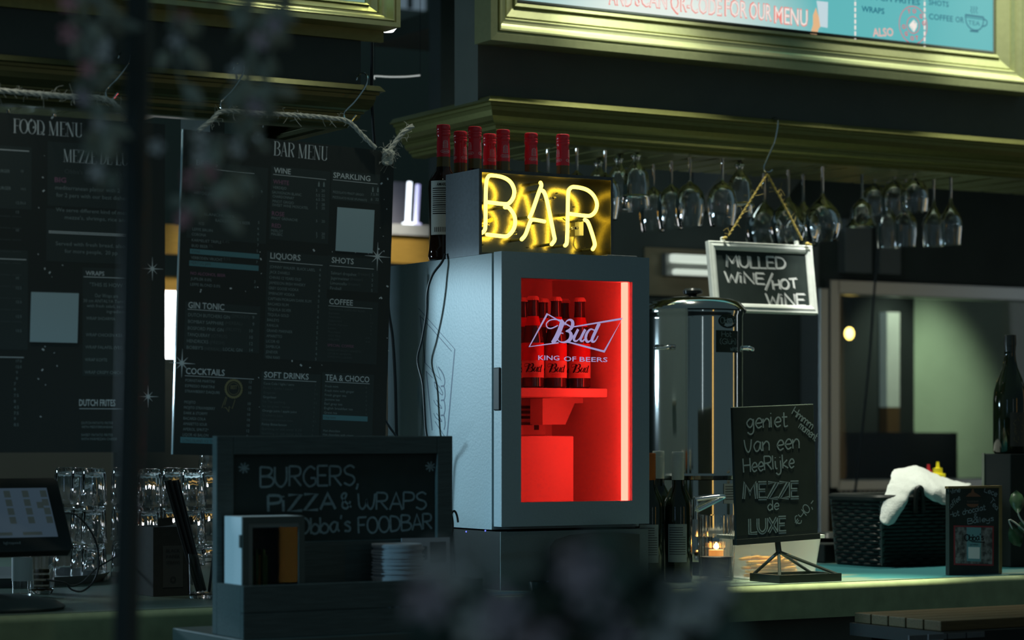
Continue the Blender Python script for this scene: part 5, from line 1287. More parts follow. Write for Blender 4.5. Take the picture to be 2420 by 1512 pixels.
class Sheet:
    def __init__(s, B, cf): s.B = B; s.cf = cf
    def t(s, mb, txt, x, y, x1, h, sc_=3.024, **kw):
        p = s.cf(x, y); text_px(mb, s.B, txt, p, s.cf(x1, y)[0] if x1 else None, h/sc_, **kw)
    def rule(s, mb, x, y, x1, h=1.2): bar_px(mb, s.B, s.cf(x, y), s.cf(x1, y)[0], h)
    def strip(s, mb, x0, y0, x1, h):
        bar_px(mb, s.B, s.cf(x0, y0), s.cf(x1, y0)[0], h/3.024, lift=.0006)

# ---- BAR MENU
B = yboard(432, 305, MYL, -.035)
bw = B.loc(932, 354)[0]; bhh = -B.loc(397, 1073)[1]
bm = root('menu_board', 'large black drinks menu board hung by jute rope right of the pole', 'menu', B.P(bw/2, -bhh))
part(bm, 'panel', MB().prism(B, [(.0022,-bhh),(bw,-bhh),(bw,0),(.0022,0)], -.006, 0), menu_black)
part(bm, 'polished_edge', MB().prism(B, [(0,-bhh),(.002,-bhh),(.002,0),(0,0)], -.006, 0), acrylic)
pan = MB()
for cf, x0, y0, x1, y1 in ((c4,730,730,1135,1290),(c4,1160,760,1500,1005),(c5,700,40,1110,830),(c5,1135,70,1490,340),(c5,1125,380,1480,850),(c5,115,400,640,770),(c5,660,900,1070,1370),(c5,1095,905,1450,1370),(c4,140,690,690,1290)):
    p0, p1 = cf(x0, y0), cf(x1, y1); a0_, b0_ = B.loc(*p0); a1_, b1_ = B.loc(*p1); pan.add([B.P(a0_,b1_,.0001),B.P(a1_,b1_,.0001),B.P(a1_,b0_,.0001),B.P(a0_,b0_,.0001)], [(0,1,2,3)])
part(bm, 'text_panels', pan, menu_panel)
s4, s5 = Sheet(B, c4), Sheet(B, c5)
Ti, Tx, Fa, Ro, St, Ra = MB(), MB(), MB(), MB(), MB(), MB()
didone(Ti, B, 'BAR MENU', c4(745, 655), c4(1135, 690)[0], 100/3.024)
for s_, txt, x, y, x1, h, rx0, ry, rx1 in ((s4,'WINE',748,780,868,40,742,790,1122),(s4,'SPARKLING',1172,815,1437,40,1170,828,1490),(s5,'LIQUORS',722,92,938,44,715,110,1097),(s5,'SHOTS',1160,122,1318,42,1146,142,1463),
      (s5,'GIN TONIC',135,445,393,46,132,453,627),(s5,'COFFEE',1143,418,1312,42,1138,428,1453),(s5,'COCKTAILS',118,917,396,46,112,928,606),(s5,'SOFT DRINKS',678,942,996,44,675,952,1052),(s5,'TEA & CHOCO',1115,962,1430,44,1115,970,1432),(s4,'BEERS',190,725,350,42,180,742,610)):
    s_.t(Ti, txt, x, y, x1, h, bold=.012); s_.rule(Ti, rx0, ry, rx1)
for txt, x, y, x1, pr in (('VERDEJO',740,893,837,('5','20')),('SAUVIGNON BLANC',735,928,945,('5.5','22')),('CHARDONNAY',738,957,892,('6.5','26')),('PINOT GRIGIO',738,992,890,('7','28')),('SWEET WINE MOSCATEL',736,1018,994,('5','20')),
      ('PINOT GRENACHE',730,1112,917,('5','20')),('MERLOT',728,1202,813,('5','20')),('MALBEC',728,1226,810,('7','25'))):
    s4.t(Tx, txt, x, y, x1, 20); s4.t(Tx, pr[0], 1048, y+22, None, 20); s4.t(Tx, pr[1], 1088, y+24, None, 20)
for txt, x, y, x1, pr in (('PIZZOLATO PINOT GRIGIO',1170,925,1390,('7.5','30')),('PIZZOLATO ROSE SPUMANTE',1168,962,1413,('8','32'))):
    s4.t(Tx, txt, x, y, x1, 17); s4.t(Tx, pr[0], 1440, y+18, None, 20); s4.t(Tx, pr[1], 1474, y+18, None, 20)
for x, y in ((1062,880),(1098,882),(1448,918),(1484,920)):
    p = c4(x, y); c = B.loc(*p); k = depth(B.P(*c))/FPX
    Tx.add([B.P(c[0]+u*k, c[1]+v*k, .0009) for u, v in ((0,0),(4,0),(4,8),(3,10),(3,12),(1,12),(1,10),(0,8))], [tuple(range(8))])
for txt, x, y, x1, h in (('WHITE',742,858,855,32),('ROSE',733,1085,822,32),('RED',732,1170,798,30)): s4.t(Ro, txt, x, y, x1, h, bold=.01)
s5.t(Ro, 'NO ALCOHOL BEER', 152, 207, 402, 22, bold=.01)
for txt, x, y, x1 in (('JUPILER',180,852,262),('LEFFE BLOND',180,892,330),('HERTOG JAN',178,932,310),('BLANCHE BEER',250,1085,468),('RADLER LEMON BEER',330,1130,578),('ROSE',210,1152,250),('LEFFE BRUIN',165,1192,310),('CORONA',160,1228,263),('KARMELIET TRIPLE',160,1270,372),('BUD BEER',160,1310,275),('VERBODEN VRUCHT',155,1395,380)):
    s4.t(Tx, txt, x, y, x1, 21)
for x, y, tx in ((575,925,'4.5'),(592,962,'5'),(655,925,'9'),(634,1145,'5'),(630,1188,'6'),(630,1226,'6'),(628,1266,'5'),(628,1306,'7'),(624,1348,'5'),(620,1428,'7')): s4.t(Tx, tx, x, y, None, 20)
for txt, x, y, x1 in (('8.4%',378,1282,430),('5%',282,1313,312),('8.5%',388,1403,438)): s4.t(Fa, txt, x, y, x1, 20)
s5.strip(St, 148, 22, 645, 36); s5.strip(St, 143, 106, 640, 38)
s5.t(Fa, 'KWAK', 160, 50, 222, 21); s5.t(Fa, 'HERTOG JAN', 152, 132, 295, 21)
for txt, x, y, x1, p_ in (('JUPILER 0.0%',152,246,302,'3'),('LEFFE BLOND 0.0%',150,286,365,'4')): s5.t(Tx, txt, x, y, x1, 21); s5.t(Tx, p_, 606, y+22, None, 21)
for txt, x, y, x1, f_, fx0, fx1, p_ in (('DUTCH BUTCHERS GIN',135,505,433,'(SMOKEY)',445,572,'9'),('BOMBAY SAPPHIRE',134,553,388,'(HERBAL)',398,522,'9'),('BOSFORD PINK GIN',132,600,388,'(FRUITY)',400,512,'10'),('TANQUERAY',128,646,290,'(CITRUS)',300,414,'10'),('HENDRICKS',126,692,278,'(FRESH)',290,395,'12'),("BOBBY'S",124,738,240,'(HERBAL)',250,372,'14')):
    s5.t(Tx, txt, x, y, x1, 25); s5.t(Fa, f_, fx0, y+10, fx1, 25); s5.t(Tx, p_, 594 if len(p_) == 1 else 573, y+20, None, 24)
s5.t(Tx, 'LOCAL GIN', 384, 752, 521, 25)
for i, (txt, x1, p_) in enumerate((('JOHNNY WALKER  BLACK LABEL',1043,'6'),('JACK DANIELS',860,'6'),('CHIVAS 12 YEARS OLD',942,'7'),('JAMESSON IRISH WHISKY',974,'6'),('GREY GOOSE VODKA',924,'8'),('SMIRNOFF VODKA',896,'6'),('CAPTAIN MORGAN DARK RUM',1014,'5'),('BACARDI RUM',852,'5'),('TEQUILA SILVER',870,'5'),('TEQUILA GOLD',855,'6'),('BAILEYS',783,'5'),('KAHLUA',780,'5'),('GRAND MARINIER',880,'5'),('AMARETTO',805,'5'),('LICOR 43',785,'5'),('SAMBUCA',792,'5'),('JENEVER',775,'4'),('YENI RAKI',788,'5'))):
    s5.t(Tx, txt, 718-1.85*i, 160+38*i, x1, 21); s5.t(Tx, p_, 1073-1.85*i, 182+37.6*i, None, 21)
for i, (txt, x1) in enumerate((('Salmari dropshot',1338),('Jagermeister',1286),('Limoncello',1268),('Fireball',1228))):
    s5.t(Tx, txt, 1155-2*i, 205+36*i, x1, 23); s5.t(Tx, '5', 1448-2*i, 220+37*i, None, 21)
    if i < 3: s5.t(Fa, '(freezer)', x1+8, 212+36*i, x1+96, 22)
s5.t(Fa, 'BLACKSTOCK COFFEE BEST BLEND', 1142, 460, 1398, 15)
for i, txt in enumerate(('Espresso','Americano','Cappuccino','Double Espresso','Latte','Macchiato','+SOY MILK','+DECAFFE')):
    s5.t(Fa, txt, 1140-1.2*i, 488+27*i, 1148+len(txt)*8.5, 16); s5.t(Fa, ('3','3','3.5','4','4','4','0.50','0.50')[i], 1436-8*(i > 5)*4, 505+27*i, None, 15)
s5.t(Ro, 'SPECIAL COFFEE', 1130, 720, 1318, 20)
for i, txt in enumerate(('COFFEE WITH BAILEYS / AMARETTO','/ LICOR 43 / JAMESSON','COFFEE WITH 2 LIQUEURS')): s5.t(Fa, txt, 1130, 752+24*i, 1130+len(txt)*8, 14)
for i, txt in enumerate(('PORNSTAR MARTINI','ESPRESSO MARTINI','STRAWBERRY DAIQUIRI','','MOJITO','MOJITO STRAWBERRY','DARK & STORMY','BACARDI COLA','AMARETTO SOUR','APEROL SPRITZ*','LIQOR 43 BALON')):
    if txt: s5.t(Tx, txt, 115-2.0*i, 972+38.8*i, 118-2*i+len(txt)*12.9, 21); s5.t(Tx, ('12','12','10','','10','12','10','10','10','12','9')[i], 570-2*i, 984+38.8*i, None, 20)
s5.strip(St, 80, 1367, 345, 42); s5.t(Fa, 'LONG ISLAND ICE TEA', 94, 1402, 328, 22)
for i, txt in enumerate(('Coca Cola / light / zero','Fanta / sprite / cassis','Gingerale','Gingerbeer','Ice Tea sparkling','Ice tea green / mango','Orange juice / apple juice','Cranberry juice','Schweppes premium tonic','Finley Bitterlemon','Sparkling or still water 0,25l','Sparkling or still water 0,75l')):
    s5.t(Fa if i % 3 else Tx, txt, 674-1.4*i, 992+32.4*i, 676+len(txt)*9, 18); s5.t(Fa, ('3','3','3.5','4','3.5','4','4','4','4.5','4','3','6')[i], 1040-2*i, 1004+32.4*i, None, 17)
for i, txt in enumerate(('Fresh mint','Fresh mint with ginger','Fresh ginger tea','Jasmine tea','Earl grey tea','English breakfast tea','Green tea')):
    s5.t(Tx, txt, 1114-1.4*i, 1012+31.4*i, 1114+len(txt)*9.4, 18); s5.t(Fa, '4', 1402, 1024+31.4*i, None, 17)
s5.strip(St, 1098, 1208, 1418, 36); s5.t(Fa, 'Chai latte', 1104, 1234, 1190, 18)
s5.t(Tx, 'Hot chocolate', 1100, 1330, 1220, 18); s5.t(Tx, 'Hot chocolate with cream', 1098, 1358, 1315, 18)
for px, py, r in ((430,858,34),(892,606,34)): star(Ti, B, px, py, r)
confetti(Ti, B, (610, 300, 625, 1000), 8, 1); confetti(Ti, B, (640,590,880,600), 4, 2); confetti(Ti, B, (430,680,610,700), 4, 3); confetti(Ti, B, (895,380,920,900), 14, 4); confetti(Ti, B, (620,850,770,870), 4, 5)
c = B.loc(*c5(460, 1023)); k = depth(B.P(*c))/FPX
for rr, wd, dn in ((20,5,24),(14,1,24)):
    Ra.ribbon(B, [(c[0]+(rr+(1.2 if i % 2 else 0)*(rr > 18))*k*math.cos(i*math.pi/24), c[1]+(rr+(1.2 if i % 2 else 0)*(rr > 18))*k*math.sin(i*math.pi/24)) for i in range(49)], wd*k, .0010)
s5.t(Ra, 'BEST', 438, 1024, 484, 28, bold=.01)
for pts in (((405,1080),(375,1160),(405,1158),(425,1188)),((470,1100),(450,1165),(428,1150),(425,1188)),((412,1085),(395,1140))): line_px(Ra, B, [c5(*q) for q in pts], 1.4, smooth=False)
part(bm, 'headings', Ti, print_light); part(bm, 'menu_lines', Tx, print_dim); part(bm, 'faint_lines', Fa, print_faint)
part(bm, 'rose_headings', Ro, print_rose); part(bm, 'blue_strips', St, print_blue); part(bm, 'award_rosette', Ra, print_ochre)
cq = [c4(*q) for q in ((1200,1026),(1466,1048),(1452,1357),(1186,1338))]
part(bm, 'blank_square', MB().prism(B, [B.loc(*q) for q in reversed(cq)], .0008, .0011), M('square_blue_grey', (0.60,0.78,0.82), .6))

# ---- FOOD MENU
F = yboard(390, 700, MYL)
fw_ = .505; ftop = F.loc(200, 280)[1]; fbot = F.loc(384, 1068)[1]
fm = root('menu_board', 'large black food menu board hung by jute rope left of the pole', 'menu', F.P(-fw_/2, fbot))
part(fm, 'panel', MB().prism(F, [(-fw_,fbot),(0,fbot),(0,ftop),(-fw_,ftop)], -.006, 0), menu_black)
s1, s2, s3 = Sheet(F, c1), Sheet(F, c2), Sheet(F, c3)
pan = MB()
for cf, x0, y0, x1, y1 in ((c1,-300,1020,225,1500),(c1,340,1010,960,1500),(c2,-300,560,200,1290),(c2,590,700,960,1480),(c2,330,280,960,680)):
    a0_, b0_ = F.loc(*cf(x0, y0)); a1_, b1_ = F.loc(*cf(x1, y1)); pan.add([F.P(a0_,b1_,.0001),F.P(a1_,b1_,.0001),F.P(a1_,b0_,.0001),F.P(a0_,b0_,.0001)], [(0,1,2,3)])
part(fm, 'text_panels', pan, menu_panel)
Ti, Tx, Fa, Ro = MB(), MB(), MB(), MB()
didone(Ti, F, 'FOOD MENU', c1(95, 948), c1(592, 975)[0], 100/3.024)
didone(Ti, F, 'MEZZE DE LUXE', c1(452, 1155), c1(1000, 1175)[0], 90/3.024)
s1.rule(Ti, -200, 1052, 208, 2); s2.rule(Ti, -200, 628, 188, 2); s2.rule(Ti, -200, 1335, 170, 2)
s2.rule(Ti, 348, 438, 900, 2); s2.rule(Ti, 348, 449, 900, 2); s2.rule(Ti, 598, 765, 900, 1.6)
s3.rule(Ti, 428, 262, 700, 1.4)
s2.t(Ti, 'WRAPS', 612, 756, 745, 32, bold=.01)
text_px(Ti, F, 'DUTCH FRITES', c3(427, 248), c3(622, 252)[0], 36/2.284, bold=.02)
s1.t(Fa, "Obba's best mezze's to share", 462, 1238, 1010, 32)
s1.t(Ro, 'BIG', 390, 1300, 473, 36, bold=.02)
for txt, x, y, x1 in (('mediterranean platter with 2',395,1352,856),('for 2 pers with our best dishes',402,1405,905)): s1.t(Tx, txt, x, y, x1, 30)
for txt, x, y, x1 in (('We serve different kind of meat,',400,300,925),("mezze's, shrimps, rice and",463,355,905),('Served with fresh bread, also',398,542,890),('for more people,  20 pp',463,596,838),('"THIS IS HOW WE',640,835,940),('Our Wraps are',678,914,842)):
    s2.t(Tx, txt, x, y, x1, 28)
for txt, x, y, x1 in (('30 cm ANTALYA Tortilla',596,948,905),('with fresh salad, sauce',620,984,900),('ingredients',762,1026,900),('WRAP SHOARMA',616,1074,822),('WRAP CHICKEN KEBAB',613,1192,905),('WRAP FALAFEL (VEGA)',610,1280,900),('WRAP KOFTE',607,1370,765),('WRAP CRISPY CHICKEN',605,1460,900)):
    s2.t(Tx, txt, x, y, x1, 23)
for txt, x, y, x1 in (('DUTCH PATATO FRITES',440,347,608),('WITH MEDITERRANEAN',440,369,606),('SWEET PATATO FRITES',438,412,608),('WITH PARMEZAN CHEESE',438,434,630)): text_px(Tx, F, txt, c3(x, y), c3(x1, y)[0], 14/2.284)
for y, tx in ((1230,'12'),(1358,'14.5'),(1458,'12.5')): s1.t(Tx, tx, 150, y, None, 17)
s1.t(Tx, 'BURGER', -20, 1230, 70, 24); s1.t(Tx, 'BURGER', -20, 1352, 78, 24)
for y, tx in ((248,'12.5'),(314,'13'),(444,'10'),(786,'10'),(856,'12.5'),(956,'12.5'),(1060,'12.5'),(1162,'13.5'),(1378,'17.5'),(1420,'12.5'),(1460,'9'),(1502,'8')): s2.t(Tx, tx, 115, y, None, 20)
for y, tx in ((138,'7'),(168,'9'),(200,'7.5'),(232,'8'),(264,'4.5'),(296,'7.5'),(326,'9'),(358,'8.5')): text_px(Tx, F, tx, c3(75, y), None, 17/2.284)
for i in range(10): s2.t(Fa, 'beef, lettuce, tomato, onion', -160, 330+84*i, 150, 14)
for px, py, r in ((360,635,28),(350,937,26)): star(Ti, F, px, py, r)
confetti(Ti, F, (90,360,112,1030), 16, 6); confetti(Ti, F, (110,615,150,880), 7, 7); confetti(Ti, F, (70,275,205,320), 7, 8)
part(fm, 'headings', Ti, print_light); part(fm, 'menu_lines', Tx, print_dim); part(fm, 'faint_lines', Fa, print_faint); part(fm, 'rose_heading', Ro, print_rose)
part(fm, 'blank_square', MB().prism(F, [F.loc(*c2(*q)) for q in ((212,1233),(552,1241),(562,886),(222,876))], .0008, .0011), M('square_blue_grey', (0.60,0.78,0.82), .6))

# ---- hooks and ropes
def hook(dx, dy, label):
    P_ = [(842,190,4.800),(846,180,4.797),(853,173.5,4.782),(862,173.5,4.758),(868,182,4.744),(867,196,4.738),(858,213,4.735),(838,240,4.730),(820,258,4.727),(813,268,4.722),(814,279,4.718),(821,287,4.718),(830,285,4.718),(841,272,4.718)]
    pts = [onY(x+dx, y+dy, yy) for x, y, yy in P_]
    single('wire_hook', MB().tube(smooth_path(pts, 6), .0019, 8), chrome, pts[7], label, 'hook', 'chrome hooks on the left cornice')
hook(0, 0, 'chrome S hook near the right end of the left cornice')
hook(-292, -25, 'chrome S hook at the left top of the drinks menu, half hidden by flowers')
hook(-563, -52, 'chrome S hook right of the food menu rope, partly behind the pole')
ry_ = 4.7135
def rp(label, pts, seed, fz, cat='rope', nm='jute_rope'):
    P_ = [onY(x, y, yy) for x, y, yy in pts]
    return P_, single(nm, rope(P_, .0052, 3, fuzz=fz, seed=seed), rope_m, P_[len(P_)//2], label, cat)
P_ = [onY(*q) for q in ((468,309,4.706),(500,284,4.708),(527,263,4.712),(600,267,4.712),(700,272,4.712),(780,279,4.712),(823,287,4.712),(855,318,4.708),(888,350,4.706))]
jr = root('jute_rope', 'rough jute rope slung over two hooks to carry the drinks menu', 'rope', P_[4])
part(jr, 'cord', rope(P_, .0050, 3, fuzz=70, seed=21), rope_m)
kc_ = onY(914, 372, 4.704); rr = .0125
kp = [kc_ + Vector((rr*.75*math.cos(t)*(1+.25*math.sin(3*t)), -.004+.008*math.sin(2*t), rr*1.15*math.sin(t))) for t in [i*.42 for i in range(16)]]
kp2 = [kc_ + Vector((rr*.8*math.sin(1.7*t), -.006+.006*math.cos(3*t), rr*1.2*math.cos(t))) for t in [i*.45 for i in range(15)]]
part(jr, 'knot', rope(kp, .0050, 3, fuzz=26, seed=5, n=5), rope_m); part(jr, 'knot', rope(kp2, .0048, 3, fuzz=22, seed=6, n=5), rope_m)
part(jr, 'loose_end', rope([kc_ + Vector((.0,-.002,.010)), onY(928,345,4.700), onY(950,316,4.696), onY(966,303,4.694), onY(976,298,4.694)], .0055, 3, fuzz=36, seed=8), rope_m)
P2 = [onY(*q) for q in ((-70,211,4.712),(0,214,4.712),(80,221,4.712),(160,228,4.712),(248,233,4.712),(290,262,4.708),(330,292,4.706))]
single('jute_rope', rope(P2, .0058, 3, fuzz=80, seed=31), rope_m, P2[2], 'rough jute rope stretched above the food menu at the left picture edge', 'rope')

# ---- left rack with a few glasses, lit from behind
lr = root('glass_rack', 'slotted rack board with hanging glasses above the food menu', 'rack', (1.4, 5.0, 2.21))
lx = []
for px, y in ((20,4.94),(78,5.08),(128,4.94)):
    q = onY(px, 250, y); lx.append((q.x, y))
xs_ = sorted(x for x, _ in lx); ed = [0.9] + xs_ + [2.0]
for i in range(len(ed)-1): part(lr, 'rack_board', MB().box(ed[i]+(.009 if i else 0), ed[i+1]-(.009 if i < len(ed)-2 else 0), 4.86, 5.25, 2.21, 2.222), gold_dull)
part(lr, 'back_rail', MB().box(.9, 2.0, 5.238, 5.25, 2.2225, 2.26), crate_m)
for i, (x, y) in enumerate(lx): dup(proto['wine'], (x, y, 2.21), f'wine glass hanging above the food menu, {ORDW[i]} of the three', 'glasses hanging above the food menu')
single('hanging_cable', MB().tube([Vector((onY(879,236,4.99).x, 4.99, 2.858)), onY(879,236,4.99), onY(882,300,4.99), onY(886,352,4.99)], .004, 6), cord_m, onY(882,300,4.99), 'dark cable hanging behind the right end of the left cornice', 'cable')

# ================================================================== tumblers, tray, boxes, tablet on the left counter
ty_ = onY(240, 1355, 5.75)
tray = root('serving_tray', 'round pale serving tray under the tumblers left of the pole', 'tray', (1.98, 5.82, ZC))
part(tray, 'dish', MB().lathe((1.98, 5.82, ZC), [(1e-6,.002),(.24,.002),(.262,.022),(.265,.022),(.245,0),(1e-6,0)], 48), M('tray_grey', (0.35,0.36,0.35), .35, .3))
TH_ = .094
def tumbler(loc, label, k=1.0):
    L = Vector(loc); r = root('tumbler', label, 'glass', L, 'stacked tumblers')
    o = [(.0335,0),(.0335,.012),(.0320,.018),(.0318,.030),(.0300,.072),(.0285,.085),(.026,.0925),(.020,.094),(1e-6,.094)]
    i_ = [(1e-6,.082),(.020,.082),(.0255,.078),(.0288,.03),(.0310,.010),(.0318,0)]
    rib = lambda q, z: 1 + (.03*math.cos(12*q) if .016 < z < .083 else 0)
    mbt = MB().lathe(L, o + i_, 48, rib=rib); mbt.soft = True
    part(r, 'wall', mbt, glass)
    return r
tb = None
cols = [(157,5.95,3,'behind the tablet corner'),(222,5.72,3,'close left of the pole'),(196,5.86,3,'between tablet corner and pole'),(352,5.58,3,'just right of the pole'),(410,5.71,3,'behind the straw bundle'),(456,5.57,3,'behind the straw cup'),(500,5.70,4,'at the left edge of the burger board'),(292,5.86,3,'mostly behind the pole')]
lev = {3: ['bottom', 'middle', 'top'], 4: ['bottom', 'second', 'third', 'top']}
for px, y, n, wh in cols:
    q = onY(px, 1028, y); on = math.hypot(q.x-1.98, y-5.82) < .225
    z = ZC + (.0025 if on else .0005)
    for i in range(n):
        loc = (q.x, y, z + i*(TH_+.0006)); lab = f'upside-down ribbed tumbler, {lev[n][i]} of the stack {wh}'
        if i == 3: 
            o_ = dup(tb, loc, lab); o_.rotation_euler = (0, 0, .3)
        elif tb is None: tb = tumbler(loc, lab)
        else: dup(tb, loc, lab).rotation_euler.z = .37*i
# straw box, straws in a cup
f0, f1 = onY(362, 1405, 5.08), onY(452, 1405, 5.08)
sbx_ = root('straw_box', 'dark cardboard box of paper straws standing right of the pole', 'box', ((f0.x+f1.x)/2, 5.15, ZC))
part(sbx_, 'carton', MB().box(f0.x, f1.x, 5.08, 5.20, ZC+.0005, ZC+.158), kraft)
for i, (dx, an) in enumerate(((.0, -.6), (.05, .4))): part(sbx_, 'flap', MB().obox((f0.x+.012+dx, 5.0805, ZC+.1585), (.036,0,.004), (0,.002,.018), (0,.001,0)), kraft)
Bx = Board((f0.x, 5.0798, ZC), (1,0,0), (0,0,1)); mb = MB()
bwid = f1.x - f0.x
part(sbx_, 'label_panel', MB().prism(Bx, [(bwid*.25,.02),(bwid*.78,.02),(bwid*.78,.115),(bwid*.25,.115)], 0, .0006), M('kraft_label', (0.075,0.075,0.065), .7))
for txt, b_ in (('BLACK', .100), ('PAPER', .087), ('STRAWS', .073)): text_local(mb, Bx, txt, bwid*.515, b_, .008, bwid*.36, lift=.0016, center=True)
mb.ribbon(Bx, [(bwid*.515+.006*math.cos(i*.5236), .038+.006*math.sin(i*.5236)) for i in range(13)], .002, .0016)
part(sbx_, 'lettering', mb, M('kraft_ink', (0.03,0.03,0.028), .7))
cq_ = onY(480, 1395, 4.98); cup = (cq_.x, 4.98, ZC+.0005)
cp_ = root('straw_cup', 'clear glass cup holding black straws beside the burger board', 'glass', cup)
part(cp_, 'wall', MB().lathe(Vector(cup), [(1e-6,.0),(.030,0),(.033,.01),(.036,.10),(.0345,.10),(.0315,.012),(.028,.008),(1e-6,.008)], 32, rib=lambda q, z: 1 + (.02*math.cos(12*q) if .012 < z < .09 else 0)), glass)
black_straw = M('black_straw', (0.02,0.022,0.024), .5)
for i in range(6):
    t_ = onY(390 + 6.2*i, 1136 - (i % 3)*1.5, 5.0 + .006*(i % 2)); b_ = Vector((cup[0]-.012+.0045*i, 4.985+.007*(i % 2), ZC+.012))
    single('straw', MB().tube([b_, t_], .0032, 10), black_straw, b_, 'black straw leaning left out of the glass cup', 'straw', 'black straws leaning in the glass cup')
t_ = onY(508, 1285, 4.97); b_ = Vector((cup[0]+.008, 4.965, ZC+.012)); single('straw', MB().tube([b_, t_], .0032, 10), black_straw, b_, 'single black straw leaning right towards the burger board', 'straw')

# tablet till
tl_ = math.radians(35)
br = onY(176, 1300, 4.80)
TB = Board(br, (1,0,0), (0, math.sin(tl_), math.cos(tl_)))
pos = root('till_tablet', 'black till tablet on a stand showing a grey order screen at the left edge', 'tablet', (br.x-.13, 4.9, ZC))
tw_, thh = .26, .185
part(pos, 'case', MB().prism(TB, [(-tw_,.006),(-tw_+.006,0),(-.008,0),(0,.008),(0,thh-.008),(-.008,thh),(-tw_,thh)], -.022, 0), black_gloss, bevel=.002)
s0_, s1_ = TB.loc(137, 1268), TB.loc(97, 1153)
part(pos, 'screen', MB().prism(TB, [(-tw_+.02, s0_[1]),(s0_[0], s0_[1]),(s0_[0], s1_[1]),(-tw_+.02, s1_[1])], .0003, .0008), M('till_screen', (0.02,0.02,0.02), .3, emit='#2c3a45', es=1.0))
mb = MB()
for a_ in (-.205, -.165, -.125, -.085):
    for j in range(4): mb.add([TB.P(s0_[0]+a_+.068+u, s0_[1]+.034+.022*j+v, .0011) for u, v in ((0,0),(.014,0),(.014,.017),(0,.017))], [(0,1,2,3)])
mb.add([TB.P(s0_[0]-.030+u, s1_[1]-.052+v, .0011) for u, v in ((0,0),(.014,0),(.014,.016),(0,.016))], [(0,1,2,3)])
for a_ in (-.14, -.075): mb.add([TB.P(s0_[0]+a_+u, s0_[1]+.005+v, .0011) for u, v in ((0,0),(.042,0),(.042,.008),(0,.008))], [(0,1,2,3)])
part(pos, 'screen_buttons', mb, M('till_icons', (0.02,0.02,0.02), .3, emit='#232c2c', es=1.0))
mb = MB(); text_px(mb, TB, 'lightspeed', (9, 1286), 49, 8); part(pos, 'bezel_lettering', mb, M('bezel_grey', (0.3,0.34,0.34), .5))
nb = TB.P(-.16, .10, -.022)
part(pos, 'stand_arm', MB().tube(smooth_path([nb, nb + Vector((0,.03,-.05)), Vector((nb.x, nb.y+.02, ZC+.02))], 5), .016, 10), black)
part(pos, 'stand_base', MB().lathe((nb.x+.03, nb.y, ZC+.0005), [(1e-6,0),(.125,0),(.13,.006),(.11,.018),(.04,.03),(1e-6,.032)], 32), black)
for i, pts in enumerate((((150,1212,4.93),(178,1216,4.97),(208,1245,5.0),(228,1285,5.02),(234,1330,5.04),(222,1372,5.05),(196,1396,5.06),(172,1394,5.05),(158,1382,5.04)),
            ((300,1300,5.3),(262,1322,5.25),(225,1345,5.2),(196,1374,5.12),(170,1384,5.08),(150,1376,5.0),(110,1370,4.97)))):
    pp = [onY(*q) for q in pts]
    for q in pp: q.z = max(q.z, ZC+.003)
    single('charger_cable', MB().tube(smooth_path(pp, 6), .0021, 6), cord_m, pp[4], ('thin black cable looping down from the right side of the till tablet', 'thin black cable lying on the counter from pole to till stand')[i], 'cable')
q = onY(52, 1375, 5.25)
jar = root('jar', 'white labelled glass jar under the till tablet', 'jar', (q.x, 5.25, ZC))
part(jar, 'wall', MB().lathe((q.x, 5.25, ZC+.0005), [(1e-6,0),(.022,0),(.023,.10),(.0215,.10),(.021,.006),(1e-6,.006)], 28), glass)
part(jar, 'white_sleeve', MB().lathe((q.x, 5.25, ZC+.0005), [(.0234,.035),(.0234,.088)], 28), white_plastic)
q = onY(98, 1372, 5.32)
bowl = root('glass_bowl', 'clear glass bowl of dried fruit slices beside the white labelled jar', 'bowl', (q.x, 5.32, ZC))
part(bowl, 'wall', MB().lathe((q.x, 5.32, ZC+.0005), [(1e-6,0),(.024,0),(.030,.012),(.032,.085),(.0305,.085),(.0285,.014),(1e-6,.008)], 32, rib=lambda a, z: 1+.02*math.cos(10*a)), glass)
for i in range(4):
    single('fruit_slice', MB().lathe((q.x, 5.32, ZC+.0105+.013*i), [(1e-6,0),(.018,0),(.019,.004),(.018,.008),(1e-6,.008)], 18), M('dried_fruit', (0.35,0.22,0.03), .6), (q.x, 5.32, ZC+.0105+.013*i), f'yellow dried fruit slice in the glass bowl, {("lowest","second","third","uppermost")[i]} of four', 'fruit', 'fruit slices in the glass bowl')

# ================================================================== burger chalkboard planter on a table in front of the counter
TZ2 = 1.12
GYb = 4.38; H_ = yboard(512, 1030, GYb)
x0 = H_.P(0,0).x; x1 = onY(1070, 1150, GYb).x; zt_ = onY(512, 1030, GYb).z; fwd = .037
bb_ = root('chalkboard_stand', 'grey wooden chalkboard with storage box advertising burgers, pizza and wraps', 'sign', ((x0+x1)/2, 4.33, TZ2))
zb = TZ2 + .0005; bot_ = onY(900, 1275, GYb).z
mb = MB()
for a_, b_, c_, d_ in ((x0, x0+fwd, zb, zt_), (x1-fwd, x1, zb, zt_), (x0+fwd, x1-fwd, zt_-fwd, zt_), (x0+fwd, x1-fwd, zb, bot_)):
    part(bb_, 'frame_rail', MB().box(a_, b_, GYb, GYb+.022, c_, d_), wood_grey, bevel=.0015)
part(bb_, 'slate', MB().box(x0+fwd, x1-fwd, GYb+.010, GYb+.016, bot_, zt_-fwd), board_black)
yf = 4.253; zbx = onY(575, 1385, yf).z
part(bb_, 'side_panel', MB().box(x0, x0+.012, yf+.0125, GYb-.0005, zb, zbx), wood_grey, bevel=.001)
part(bb_, 'side_panel', MB().box(x1-.012, x1, yf+.0125, GYb-.0005, zb, zbx), wood_grey, bevel=.001)
part(bb_, 'front_plank', MB().box(x0, x1, yf, yf+.012, zb, zb+(zbx-zb)*.48), wood_grey, bevel=.001)
